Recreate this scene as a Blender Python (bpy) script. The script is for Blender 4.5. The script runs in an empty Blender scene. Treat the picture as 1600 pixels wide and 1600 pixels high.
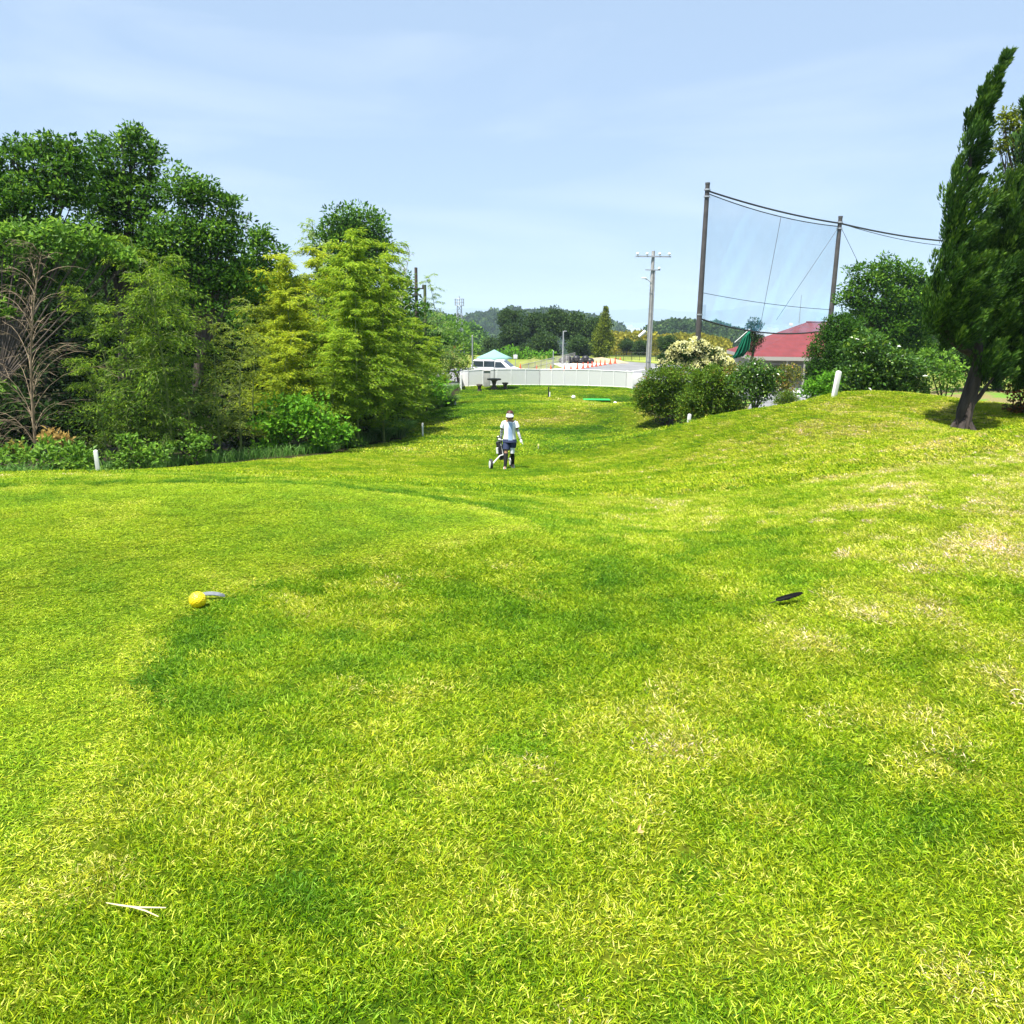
import bpy, bmesh, math, random
import numpy as np
from mathutils import Vector, Matrix
R = math.radians
random.seed(7); rng = np.random.default_rng(11)
SC = bpy.context.scene; COL = SC.collection

# ------------------------------------------------------------------ camera, sky, sun, exposure
FPX, PITCH, ROLL, EZ = 1300.0, R(13.5), R(0.7), 1.6
cp, sp, cr_, sr_ = math.cos(PITCH), math.sin(PITCH), math.cos(ROLL), math.sin(ROLL)
cam = bpy.data.cameras.new('camera'); camo = bpy.data.objects.new('camera', cam); COL.objects.link(camo)
cam.sensor_width = 36; cam.lens = 36*FPX/1600; cam.clip_start = 0.05; cam.clip_end = 60000
R0, U0, F0 = Vector((1,0,0)), Vector((0,sp,cp)), Vector((0,cp,-sp))
Rr, Uu = R0*cr_ + U0*sr_, -R0*sr_ + U0*cr_
M = Matrix((Rr, Uu, -F0)).transposed().to_4x4(); M.translation = Vector((0,0,EZ)); camo.matrix_world = M
SC.camera = camo

SUN_EL = R(69); SUN_H = Vector((-0.70, -0.71, 0)).normalized()
sdir = Vector((SUN_H.x*math.cos(SUN_EL), SUN_H.y*math.cos(SUN_EL), math.sin(SUN_EL)))
sun = bpy.data.lights.new('sun', 'SUN'); suno = bpy.data.objects.new('sun', sun); COL.objects.link(suno)
sun.energy = 5.0; sun.angle = R(0.5); sun.color = (1.0, 0.965, 0.89)
suno.rotation_euler = sdir.to_track_quat('Z', 'Y').to_euler(); suno.location = (-20, -10, 60)
w = bpy.data.worlds.new('World'); SC.world = w; w.use_nodes = True
wt = w.node_tree; wt.nodes.clear()
sky = wt.nodes.new('ShaderNodeTexSky'); sky.sky_type = 'NISHITA'; sky.sun_disc = False
sky.sun_elevation = SUN_EL; sky.sun_rotation = math.atan2(SUN_H.x, SUN_H.y)
sky.altitude = 100; sky.air_density = 0.85; sky.dust_density = 0.15; sky.ozone_density = 3.0
wtc = wt.nodes.new('ShaderNodeTexCoord'); wmp = wt.nodes.new('ShaderNodeMapping')
wmp.inputs['Scale'].default_value = (1.6, 3.0, 9.0); wmp.inputs['Rotation'].default_value = (0.0, 0.30, 0.2)
wn = wt.nodes.new('ShaderNodeTexNoise'); wn.inputs['Scale'].default_value = 1.3; wn.inputs['Detail'].default_value = 7; wn.inputs['Distortion'].default_value = 0.7
wr = wt.nodes.new('ShaderNodeValToRGB'); wr.color_ramp.elements[0].position = 0.48; wr.color_ramp.elements[0].color = (0,0,0,1)
wr.color_ramp.elements[1].position = 0.80; wr.color_ramp.elements[1].color = (0.22,0.22,0.22,1)
wx = wt.nodes.new('ShaderNodeMix'); wx.data_type = 'RGBA'; wx.inputs[7].default_value = (7.2, 7.6, 8.0, 1)
wb = wt.nodes.new('ShaderNodeBackground'); wb.inputs['Strength'].default_value = 0.075
wo = wt.nodes.new('ShaderNodeOutputWorld')
wt.links.new(wtc.outputs['Generated'], wmp.inputs['Vector']); wt.links.new(wmp.outputs[0], wn.inputs['Vector'])
wt.links.new(wn.outputs['Fac'], wr.inputs[0]); wt.links.new(wr.outputs[0], wx.inputs[0])
wv = wt.nodes.new('ShaderNodeMix'); wv.data_type = 'RGBA'; wv.inputs[0].default_value = .76; wv.inputs[7].default_value = (3.15,4.15,5.55,1)
wt.links.new(sky.outputs[0], wv.inputs[6]); wt.links.new(wv.outputs[2], wx.inputs[6]); wm = wt.nodes.new('ShaderNodeMix'); wm.data_type = 'RGBA'; wm.blend_type = 'MULTIPLY'; wm.inputs[0].default_value = 1; wm.inputs[7].default_value = (1.0,1.0,1.0,1); wt.links.new(wx.outputs[2], wm.inputs[6]); wt.links.new(wm.outputs[2], wb.inputs[0]); wt.links.new(wb.outputs[0], wo.inputs[0])
vs = SC.view_settings; vs.view_transform = 'Standard'; vs.look = 'None'; vs.gamma = 1; vs.exposure = 1.25
cy = SC.cycles; cy.max_bounces = 6; cy.diffuse_bounces = 3; cy.transparent_max_bounces = 12; cy.volume_bounces = 0
cy.use_denoising = True; cy.caustics_reflective = False; cy.caustics_refractive = False
try:
    cy.denoiser = 'OPENIMAGEDENOISE'; cy.denoising_prefilter = 'ACCURATE'
except Exception: pass

# ------------------------------------------------------------------ pixel <-> world helpers (1600 px photograph)
def at(u, v, Y):
    a, b = u-800, 800-v
    a2, b2 = a*cr_ - b*sr_, a*sr_ + b*cr_
    d = Vector((a2, FPX*cp + b2*sp, -FPX*sp + b2*cp))
    return d*(Y/d.y) + Vector((0,0,EZ))
def pxm(Y): return Y*1.0/FPX*1.02
def on(u, Y, zf=None):
    x = (u-800)/FPX*Y
    for _ in range(4):
        z = zf if zf is not None else G(x, Y)
        D = Y*cp - (z-EZ)*sp; b = FPX*(Y*sp + (z-EZ)*cp)/D
        x = D/FPX*((u-800) - b*sr_)/cr_
    return Vector((x, Y, z))

# ------------------------------------------------------------------ terrain function
ctl = []
for u, v, Y in [(310,945,4.5),(800,780,9),(800,757,13),(795,733,22.8),(800,700,28),(800,660,36),(830,630,46),
    (154,740,20),(300,745,13),(0,746,16),(370,724,22),(514,711,25),(571,700,28),(640,685,31),(646,651,40),(712,633,47),(715,616,54),
    (735,604,57),(800,602,57.5),(985,606,57.5),(900,603,57.5),
    (960,662,35),(930,690,30),(870,720,24.5),(1000,636,36),(1077,672,28),(1170,650,26),(950,762,13.5),(1100,750,12.5),(1000,700,24),
    (1000,820,7),(1200,700,17),(1200,800,7.6),(1303,618,21),(1360,614,20.5),(1400,618,20),(1350,648,17.5),(1300,700,14),(1440,680,15),
    (1250,638,21),(1150,655,23),(1220,640,48),(1540,652,31),(1600,667,12.3),(1500,690,13),(1505,672,17.5),(1520,622,38),(1600,750,7.4),(1490,604,45)]:
    ctl.append(tuple(at(u, v, Y)))
ctl += [(0,0,0),(0,1.6,0),(-3,0,0),(3,0,.05),(0,-4,0),(-6,-4,0),(6,-4,.1),(-6,0,0),(6,0,.25),(-3,5,0),(-5,5,-.02),(-1,3,0),(1,3,0),(-2,7.4,0),(-4,7.6,-.02),(-5.5,7.4,-.05),(0,6.2,0),(-8,4,-.1),
    (2.9,4.5,.14),(1.5,5,.02),(4,7,.15),(-16,20,-3),(-12,30,-3.6),(-8,40,-4.2),(-25,30,-4.5),(-14,12,-1.2),(10,30,-3.0),(14,40,-3.6),(12,26,-2.2),(8,27,-2.2),(13,24,-1.2),
    (24,62,-4.8),(30,40,-2.6),(22,22,-.9),(18,14,-.2),(12,6,.4),(-20,60,-5),(5,64,-4.6),(-5,66,-4.9),(15,66,-5),(10,48,-4.0),(30,75,-5),(-30,80,-5.5)]
ctl = np.array(ctl)
def tps(r2): return np.where(r2 > 1e-9, 0.5*r2*np.log(np.maximum(r2,1e-9)), 0)
_n = len(ctl); _sc = 10.0
_P = ctl[:,:2]/_sc
_K = tps(((_P[:,None]-_P[None])**2).sum(-1)) + np.eye(_n)*2e-4
_Q = np.c_[np.ones(_n), _P]
_A = np.block([[_K,_Q],[_Q.T,np.zeros((3,3))]])
_w = np.linalg.solve(_A, np.r_[ctl[:,2],0,0,0])
def sstep(a, b, x): t = np.clip((x-a)/(b-a),0,1); return t*t*(3-2*t)
def Gv(x, y):
    x = np.asarray(x, float); y = np.asarray(y, float); sh = x.shape
    p = np.c_[x.ravel(), y.ravel()]
    q = np.c_[np.clip(p[:,0],-34,40), np.clip(p[:,1],-6,82)]/_sc
    z = tps(((q[:,None]-_P[None])**2).sum(-1))@_w[:_n] + _w[_n] + q@_w[_n+1:]
    yy = p[:,1]; xx = p[:,0]
    k = sstep(58.5, 64, yy); z = z*(1-k) + (-5.06)*k
    d = np.maximum(yy-130, 0); z = z - 0.35*d*sstep(130,240,yy)
    z = np.maximum(z, -121.0)
    z = z - 0.10*np.maximum(np.abs(xx)-60, 0)*(np.abs(xx) > 60)
    z = np.maximum(z, -121.0)
    return z.reshape(sh)
def G(x, y): return float(Gv(np.array([x]), np.array([y]))[0])

# value noise
_tab = rng.random((256,256))
def vn(x, y):
    xi = np.floor(x).astype(int); yi = np.floor(y).astype(int); fx = x-xi; fy = y-yi
    fx = fx*fx*(3-2*fx); fy = fy*fy*(3-2*fy)
    a = _tab[xi%256, yi%256]; b = _tab[(xi+1)%256, yi%256]; c = _tab[xi%256,(yi+1)%256]; d = _tab[(xi+1)%256,(yi+1)%256]
    return (a*(1-fx)+b*fx)*(1-fy) + (c*(1-fx)+d*fx)*fy
def fbm(x, y, o=4):
    s = 0; a = .5; t = 0
    for i in range(o):
        s = s + a*vn(x*2**i+17*i, y*2**i+31*i); t += a; a *= .55
    return s/t

def und(x, y): return (fbm(x*.9, y*.9, 2)-.5)*.04*(y < 57)
# ------------------------------------------------------------------ materials
def newmat(name):
    m = bpy.data.materials.new(name); m.use_nodes = True; nt = m.node_tree; nt.nodes.clear()
    return m, nt, nt.nodes, nt.links
def pbr(name, col, rough=.6, metal=0.0, var=0.0, scale=8.0, bump=0.0, bscale=40.0, spec=.4, col2=None, stretch=(1,1,1)):
    m, nt, N, L = newmat(name)
    o = N.new('ShaderNodeOutputMaterial'); p = N.new('ShaderNodeBsdfPrincipled'); L.new(p.outputs[0], o.inputs[0])
    p.inputs['Roughness'].default_value = rough; p.inputs['Metallic'].default_value = metal; p.inputs['Specular IOR Level'].default_value = spec
    p.inputs['Base Color'].default_value = (*col, 1)
    tc = N.new('ShaderNodeTexCoord'); mp = N.new('ShaderNodeMapping'); L.new(tc.outputs['Object'], mp.inputs[0]); mp.inputs['Scale'].default_value = stretch
    if var or col2:
        n = N.new('ShaderNodeTexNoise'); n.inputs['Scale'].default_value = scale; n.inputs['Detail'].default_value = 6
        L.new(mp.outputs[0], n.inputs['Vector'])
        r = N.new('ShaderNodeValToRGB'); L.new(n.outputs['Fac'], r.inputs[0]); L.new(r.outputs[0], p.inputs['Base Color'])
        c2 = col2 or tuple(c*(1-var) for c in col)
        r.color_ramp.elements[0].position = .35; r.color_ramp.elements[0].color = (*c2, 1)
        r.color_ramp.elements[1].position = .68; r.color_ramp.elements[1].color = (*col, 1)
    if bump:
        n2 = N.new('ShaderNodeTexNoise'); n2.inputs['Scale'].default_value = bscale; n2.inputs['Detail'].default_value = 5
        L.new(mp.outputs[0], n2.inputs['Vector'])
        b = N.new('ShaderNodeBump'); b.inputs['Strength'].default_value = bump; b.inputs['Distance'].default_value = .02
        L.new(n2.outputs['Fac'], b.inputs['Height']); L.new(b.outputs[0], p.inputs['Normal'])
    return m
def leafmat(name, stops, trans=.35, gloss=.55, spec=.14):
    m, nt, N, L = newmat(name)
    o = N.new('ShaderNodeOutputMaterial'); p = N.new('ShaderNodeBsdfPrincipled'); t = N.new('ShaderNodeBsdfTranslucent'); mx = N.new('ShaderNodeMixShader')
    at_ = N.new('ShaderNodeAttribute'); at_.attribute_name = 'c'
    r = N.new('ShaderNodeValToRGB'); L.new(at_.outputs['Fac'], r.inputs[0])
    e = r.color_ramp.elements
    while len(e) < len(stops): e.new(.5)
    for i, (pos, c) in enumerate(stops): e[i].position = pos; e[i].color = (*c, 1)
    hs = N.new('ShaderNodeHueSaturation'); hs.inputs['Hue'].default_value = .49; hs.inputs['Saturation'].default_value = 1.0; hs.inputs['Value'].default_value = 1.5
    L.new(r.outputs[0], hs.inputs['Color']); L.new(hs.outputs[0], t.inputs[0])
    L.new(r.outputs[0], p.inputs['Base Color']); p.inputs['Roughness'].default_value = gloss; p.inputs['Specular IOR Level'].default_value = spec
    mx.inputs[0].default_value = trans
    L.new(p.outputs[0], mx.inputs[1]); L.new(t.outputs[0], mx.inputs[2]); L.new(mx.outputs[0], o.inputs[0])
    return m
L_BROAD = leafmat('leaf_broad', [(0,(.012,.048,.006)),(.55,(.062,.165,.010)),(1,(.22,.38,.035))], .36, .55, .16)
L_BROAD2 = leafmat('leaf_broad_light', [(0,(.05,.12,.012)),(.5,(.11,.24,.02)),(1,(.26,.42,.05))], .38, .5, .2)
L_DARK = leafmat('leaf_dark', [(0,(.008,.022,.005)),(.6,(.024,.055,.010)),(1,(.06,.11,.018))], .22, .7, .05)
L_CAMEL = leafmat('leaf_camellia', [(0,(.02,.06,.008)),(.6,(.07,.17,.014)),(1,(.26,.38,.04))], .25, .32, .5)
L_AZAL = leafmat('leaf_azalea', [(0,(.04,.085,.008)),(.55,(.105,.20,.014)),(.85,(.20,.27,.02)),(1,(.26,.16,.04))], .3)
L_BAMB_Y = leafmat('leaf_bamboo_yellow', [(0,(.10,.17,.008)),(.5,(.24,.335,.013)),(1,(.46,.50,.028))], .42)
L_BAMB_G = leafmat('leaf_bamboo_lime', [(0,(.06,.14,.008)),(.5,(.17,.30,.012)),(1,(.36,.46,.028))], .42)
L_BAMB_D = leafmat('leaf_bamboo_green', [(0,(.03,.08,.006)),(.6,(.10,.20,.010)),(1,(.26,.37,.025))], .36)
L_BAMB_O = leafmat('leaf_bamboo_olive', [(0,(.05,.10,.010)),(.5,(.14,.21,.014)),(1,(.30,.36,.04))], .36)
L_BAMB_P = leafmat('leaf_bamboo_pale', [(0,(.13,.22,.06)),(.5,(.24,.36,.10)),(1,(.36,.46,.16))], .42)
L_JUNI = leafmat('leaf_juniper', [(0,(.008,.028,.004)),(.5,(.030,.088,.008)),(1,(.10,.19,.016))], .22, .6, .2)
L_HEDGE = leafmat('leaf_hedge', [(0,(.014,.045,.004)),(.5,(.035,.105,.008)),(1,(.08,.18,.012))], .25)
L_LIME = leafmat('leaf_lime', [(0,(.06,.17,.010)),(.5,(.11,.29,.016)),(1,(.22,.42,.03))], .35)
L_YELCY = leafmat('leaf_gold_cypress', [(0,(.09,.11,.008)),(.5,(.17,.18,.012)),(1,(.33,.30,.03))], .3)
L_CYP = leafmat('leaf_cypress', [(0,(.05,.08,.008)),(.5,(.13,.18,.012)),(1,(.30,.34,.03))], .25)
L_PHOT = leafmat('leaf_photinia', [(0,(.05,.09,.01)),(.5,(.15,.17,.02)),(.75,(.30,.26,.05)),(1,(.40,.17,.06))], .3)
L_RED = leafmat('leaf_red', [(0,(.03,.05,.01)),(.45,(.10,.08,.02)),(1,(.42,.07,.03))], .3)
L_FLOW = leafmat('petal_cream', [(0,(.62,.60,.22)),(1,(.85,.84,.55))], .35)
L_FAR = leafmat('leaf_far_wood', [(0,(.016,.040,.010)),(.6,(.045,.095,.018)),(1,(.11,.17,.028))], .25)
L_FARY = leafmat('leaf_far_yellow', [(0,(.14,.16,.02)),(1,(.36,.32,.03))], .3)
L_PAMP = leafmat('leaf_pampas', [(0,(.05,.13,.02)),(.6,(.11,.25,.04)),(1,(.30,.40,.15))], .35)
L_STRAW = leafmat('leaf_straw', [(0,(.25,.17,.05)),(1,(.5,.36,.10))], .3)
M_BARK = pbr('bark', (.11,.085,.065), .9, var=.5, scale=14, bump=.9, bscale=22, stretch=(1,1,.18))
M_BARKL = pbr('bark_light', (.20,.165,.12), .9, var=.45, scale=12, bump=.6, bscale=24, stretch=(1,1,.25))
M_CULM = pbr('culm', (.17,.22,.05), .6, var=.35, scale=6)
M_CULMD = pbr('culm_dead', (.27,.20,.12), .8, var=.45, scale=6)
M_CULMP = pbr('culm_pale', (.34,.36,.28), .8, var=.3, scale=6)
M_WHITE = pbr('white_paint', (.80,.80,.78), .5, var=.12, scale=5)
M_CONC = pbr('concrete', (.42,.41,.39), .85, var=.22, scale=5, bump=.3)
M_STEELD = pbr('dark_steel', (.10,.095,.09), .6, metal=.3, var=.3, scale=3)
M_POLE = pbr('weathered_steel', (.095,.085,.08), .65, metal=.15, var=.35, scale=2.5)
M_GALV = pbr('galvanised', (.5,.51,.52), .45, metal=.6, var=.2, scale=6)
M_BLACK = pbr('black', (.012,.012,.012), .6)
M_RUBBER = pbr('rubber', (.03,.03,.03), .8)

# ------------------------------------------------------------------ object helpers
def link(o, parent=None):
    COL.objects.link(o)
    if parent: o.parent = parent
    return o
def tag(o, label=None, cat=None, group=None, kind=None):
    if label: o['label'] = label
    if cat: o['category'] = cat
    if group: o['group'] = group
    if kind: o['kind'] = kind
    return o
def thing(name, label, cat, loc, rz=0, group=None):
    o = bpy.data.objects.new(name, None); o.empty_display_size = .1; COL.objects.link(o)
    o.location = loc; o.rotation_euler = (0,0,rz); return tag(o, label, cat, group)
def npmesh(name, V, F, mat, parent=None, c=None, smooth=False, off=None):
    V = np.asarray(V, np.float32); F = np.asarray(F, np.int32)
    if off is not None: V = V - np.array(off, np.float32)
    me = bpy.data.meshes.new(name); k = F.shape[1]
    me.vertices.add(len(V)); me.vertices.foreach_set('co', V.ravel())
    me.loops.add(F.size); me.loops.foreach_set('vertex_index', F.ravel())
    me.polygons.add(len(F)); me.polygons.foreach_set('loop_start', np.arange(0, F.size, k, dtype=np.int32))
    try: me.polygons.foreach_set('loop_total', np.full(len(F), k, np.int32))
    except Exception: pass
    me.update(calc_edges=True)
    if c is not None:
        a = me.attributes.new('c', 'FLOAT', 'POINT'); a.data.foreach_set('value', np.asarray(c, np.float32))
    me.polygons.foreach_set('use_smooth', np.full(len(F), bool(smooth)))
    if mat: me.materials.append(mat)
    o = bpy.data.objects.new(name, me); return link(o, parent)
class MB:
    def __init__(s): s.v = []; s.f = []
    def add(s, v, f):
        n = len(s.v); s.v += [tuple(p) for p in v]; s.f += [tuple(i+n for i in q) for q in f]; return s
    def box(s, c, d, rot=None, taper=1.0):
        vs_ = []
        for z in (-.5,.5):
            k = taper if z > 0 else 1
            for x, y in ((-.5,-.5),(.5,-.5),(.5,.5),(-.5,.5)): vs_.append(Vector((x*d[0]*k, y*d[1]*k, z*d[2])))
        if rot is not None: vs_ = [rot@p for p in vs_]
        return s.add([p+Vector(c) for p in vs_], [(0,3,2,1),(4,5,6,7),(0,1,5,4),(1,2,6,5),(2,3,7,6),(3,0,4,7)])
    def tube(s, pts, rad, n=8, cap=True):
        pts = [Vector(p) for p in pts]; m = len(pts)
        if not hasattr(rad, '__len__'): rad = [rad]*m
        vs_ = []; prev = None
        for i, p in enumerate(pts):
            t = (pts[min(i+1,m-1)] - pts[max(i-1,0)])
            if t.length < 1e-9: t = Vector((0,0,1))
            t.normalize()
            if prev is None: x = t.orthogonal().normalized()
            else:
                x = prev - t*prev.dot(t)
                x = x.normalized() if x.length > 1e-6 else t.orthogonal().normalized()
            prev = x; y = t.cross(x)
            for k in range(n):
                a = 2*math.pi*k/n; vs_.append(p + (x*math.cos(a)+y*math.sin(a))*rad[i])
        fs = [(i*n+k, i*n+(k+1)%n, (i+1)*n+(k+1)%n, (i+1)*n+k) for i in range(m-1) for k in range(n)]
        if cap: fs += [tuple(range(n-1,-1,-1)), tuple((m-1)*n+k for k in range(n))]
        return s.add(vs_, fs)
    def rings(s, rings, n=16, cap=True):   # rings: (center, rx, ry)
        vs_ = []
        for c, rx, ry in rings:
            for k in range(n):
                a = 2*math.pi*k/n; vs_.append(Vector(c)+Vector((rx*math.cos(a), ry*math.sin(a), 0)))
        m = len(rings)
        fs = [(i*n+k, i*n+(k+1)%n, (i+1)*n+(k+1)%n, (i+1)*n+k) for i in range(m-1) for k in range(n)]
        if cap: fs += [tuple(range(n-1,-1,-1)), tuple((m-1)*n+k for k in range(n))]
        return s.add(vs_, fs)
    def sphere(s, c, r, nu=12, nv=8, sq=(1,1,1)):
        rings = []
        for j in range(1, nv):
            a = math.pi*j/nv; rings.append(((c[0],c[1],c[2]-math.cos(a)*r*sq[2]), math.sin(a)*r*sq[0], math.sin(a)*r*sq[1]))
        rings = [((c[0],c[1],c[2]-r*sq[2]), r*.02, r*.02)] + rings + [((c[0],c[1],c[2]+r*sq[2]), r*.02, r*.02)]
        return s.rings(rings, nu)
    def build(s, name, mat, parent=None, smooth=True, bevel=0, off=None):
        me = bpy.data.meshes.new(name); v = s.v
        if off is not None: v = [tuple(Vector(p)-Vector(off)) for p in v]
        me.from_pydata(v, [], s.f); me.update()
        bm = bmesh.new(); bm.from_mesh(me); bmesh.ops.recalc_face_normals(bm, faces=bm.faces)
        if bevel: bmesh.ops.bevel(bm, geom=list(bm.edges), offset=bevel, segments=2, affect='EDGES', profile=.6)
        bm.to_mesh(me); bm.free()
        me.polygons.foreach_set('use_smooth', [smooth]*len(me.polygons))
        if smooth:
            try: me.set_sharp_from_angle(angle=R(40))
            except Exception: pass
        me.materials.append(mat); return link(bpy.data.objects.new(name, me), parent)
def unit(a): return a/np.maximum(np.linalg.norm(a, axis=1, keepdims=True), 1e-9)
def leaves(name, P, A, Nn, Ln, Wd, mat, parent, c, off=None):
    A = unit(A); S = unit(np.cross(A, Nn)); Nn = np.cross(S, A)
    Ln = np.broadcast_to(np.asarray(Ln, float), (len(P),))[:,None]; Wd = np.broadcast_to(np.asarray(Wd, float), (len(P),))[:,None]
    v0 = P; v1 = P + A*Ln*.45 + S*Wd*.5 + Nn*Wd*.12; v2 = P + A*Ln - Nn*Ln*.10; v3 = P + A*Ln*.45 - S*Wd*.5 + Nn*Wd*.12
    V = np.stack([v0,v1,v2,v3], 1).reshape(-1,3); F = np.arange(len(P)*4).reshape(-1,4)
    return npmesh(name, V, F, mat, parent, np.repeat(c, 4), off=off)
def rdir(n): return unit(rng.normal(size=(n,3)))

# ------------------------------------------------------------------ ground sheet
EDGE = [(-100,746,15),(0,746,16),(154,741,20),(370,724,22),(514,711,25),(571,700,28),(640,685,31),(646,651,40),(712,633,47),(715,616,54),(729,606,57)]
EP = np.array([tuple(at(*e)) for e in EDGE])
REDG = [(17.0,12.5),(15,17),(13,20),(11.5,23.5),(7.6,24.6),(8.4,28),(6.6,30),(5.6,36),(6.5,42),(8.6,57)]   # x limit by y on the right (shrub bank)
def lawn(x, y):
    lx = np.interp(y, EP[:,1], EP[:,0], left=-60)
    lx = np.where(y < 15, -60, lx)
    rx = np.interp(y, [r[1] for r in REDG], [r[0] for r in REDG], left=60)
    rx = np.where(y < 12.5, 60, rx)
    return (x > lx) & (x < rx) & (y < 57.6)
TEE = [at(u, v, 1)-Vector((0,0,EZ)) for u, v in [(-500,800),(0,762),(200,756),(420,754),(600,757),(740,775),(825,808),(832,828),(740,856),(600,880),(430,900),(310,932),(245,985),(225,1060),(235,1150),(190,1260),(100,1400),(-60,1560),(-700,1500)]]
TEE = np.array([(d.x/-d.z*EZ, d.y/-d.z*EZ) for d in TEE])
def inpoly(x, y, P):
    x = np.asarray(x); y = np.asarray(y); r = np.zeros(x.shape, bool); n = len(P)
    for i in range(n):
        x1, y1 = P[i]; x2, y2 = P[(i+1)%n]
        if y1 == y2: continue
        r ^= ((y1 > y) != (y2 > y)) & (x < (x2-x1)*(y-y1)/(y2-y1)+x1)
    return r
def polydist(x, y, P):
    d = np.full(np.shape(x), 1e9)
    for i in range(len(P)):
        a = P[i]; b = P[(i+1)%len(P)]; ab = b-a; L2 = (ab**2).sum()
        t = np.clip(((x-a[0])*ab[0]+(y-a[1])*ab[1])/L2, 0, 1)
        d = np.minimum(d, np.hypot(x-a[0]-t*ab[0], y-a[1]-t*ab[1]))
    return d
def flat(u, v):    # pixel on the near lawn
    d = at(u, v, 1)-Vector((0,0,EZ)); t = EZ/-d.z
    return d.x*t, d.y*t
LUSH_SHADE = []  # greener turf spots, plus shade painted along the valley crease
for u, v, rx, s in [(1160,850,.55,1.0),(1000,890,.7,.7),(450,985,.55,.9),(420,920,.35,.7),(480,1060,.4,.5),(560,1180,.3,.5),(760,1290,.35,.6),(860,980,.5,.45),(330,1080,.3,.4),(1330,1290,.25,.4),
                    (620,800,.9,.55),(520,790,.8,.4),(250,1000,.3,.4),(1080,960,.5,.5),(700,1010,.4,.3)]:
    x, y = flat(u, v); LUSH_SHADE.append((x, y, rx*(1+y*.03), s))
for u, v, Y, rx, s in [(940,670,34,2.2,1.0),(830,640,43,5,.3),(760,716,24,2,.4),(700,650,40,3,.3)]:
    q = at(u, v, Y); LUSH_SHADE.append((q.x, q.y, rx, s))
for u, v, Y, rx, s in [(985,612,52,2.0,.9),(965,640,42,1.8,1.0),(950,662,36,1.6,1.2),(935,685,31,1.3,1.0),(905,705,27,1.3,.7),(870,735,20,1.2,.5),(820,770,11,.9,.5)]:  # valley crease: relief shading put into the grass colour
    q = at(u, v, Y); LUSH_SHADE.append((q.x, q.y, rx, s))
DRY = []
for u, v, rx, s in [(1450,780,1.0,.8),(1550,880,.7,.7),(80,1260,.4,.45),(30,1420,.4,.35),(1400,1000,.6,.5),(700,1440,.3,.9),(900,1480,.25,.8),(600,1500,.2,.8),(1560,1100,.5,.6),(1500,1500,.3,.7),(620,870,.6,.45),(760,855,.5,.5),(400,890,.4,.4),(980,1150,.3,.4),(1250,1180,.3,.3),(1050,830,.5,.3)]:
    x, y = flat(u, v); DRY.append((x, y, rx*(1+y*.03), s))
for u, v, Y, rx, s in [(1350,640,18.5,3.2,.85),(1200,700,17,2.0,.4),(200,748,16,3,.7),(560,705,26,3,.6),(1600,700,9,2,.6),(720,595,60,3,1),(1010,650,34,1.5,.5),(860,650,38,3,.4)]:
    q = at(u, v, Y); DRY.append((q.x, q.y, rx, s))
def gcolor(x, y, jit=0):
    n1 = fbm(x*.35+5, y*.35+9, 5); n2 = fbm(x*1.6+40, y*1.6+3, 4); n3 = fbm(x*7+1, y*7+2, 3)
    t = .50 + (n1-.5)*.65 + (n2-.5)*.65 + (n3-.5)*.75 + (fbm(x*19+3, y*19+7, 2)-.5)*.5 + jit*(rng.random(np.shape(x))-.5)
    lush_shade = np.zeros_like(t); dry = np.zeros_like(t)
    wx_ = x + (n2-.5)*.9; wy_ = y + (n3-.5)*.7 + (n1-.5)
    for a, b, r, s in LUSH_SHADE: lush_shade = np.maximum(lush_shade, s*np.exp(-(((wx_-a)**2+(wy_-b)**2)/(r*r))))
    for a, b, r, s in DRY: dry = np.maximum(dry, s*np.exp(-(((wx_-a)**2+(wy_-b)**2)/(r*r))))
    band = np.where(y > 26, (fbm(x*.12, y*.55, 3)-.5)*1.0, 0)
    te = inpoly(x, y, TEE) & (y > 0.5)
    t = t - lush_shade*.32 + dry*.30 + band + .09*sstep(0,3,x) - .03 + .05*(1-sstep(2.5,5,y)) - .15*sstep(22,28,y)*(1-sstep(-.8,.8,x-np.interp(y,[20,27,31,36,42,52],[1.6,2.3,3.4,4.4,5.6,7.6])))
    t = np.where(te, .40 + (t-.45)*.45, t)
    if np.size(t) > 0:
        ed = polydist(x, y, TEE); t = t + np.where(~te, 0.0, 1)*np.exp(-(ed/.20)**2)*.20 - np.where(te, 0, 1)*np.exp(-((ed-.12)/.22)**2)*.20*(y > 3.2)  # pale mown rim; shadow of the rough painted in just outside
    t = np.clip(t, 0, 1)[..., None]
    C = .95*np.array([(.068,.190,.004),(.150,.300,.005),(.270,.398,.007),(.405,.480,.024),(.56,.51,.11)])
    k = t*4; i = np.clip(np.floor(k).astype(int), 0, 3)[..., 0]; f = k - i[..., None]
    return C[i]*(1-f) + C[i+1]*f

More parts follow.
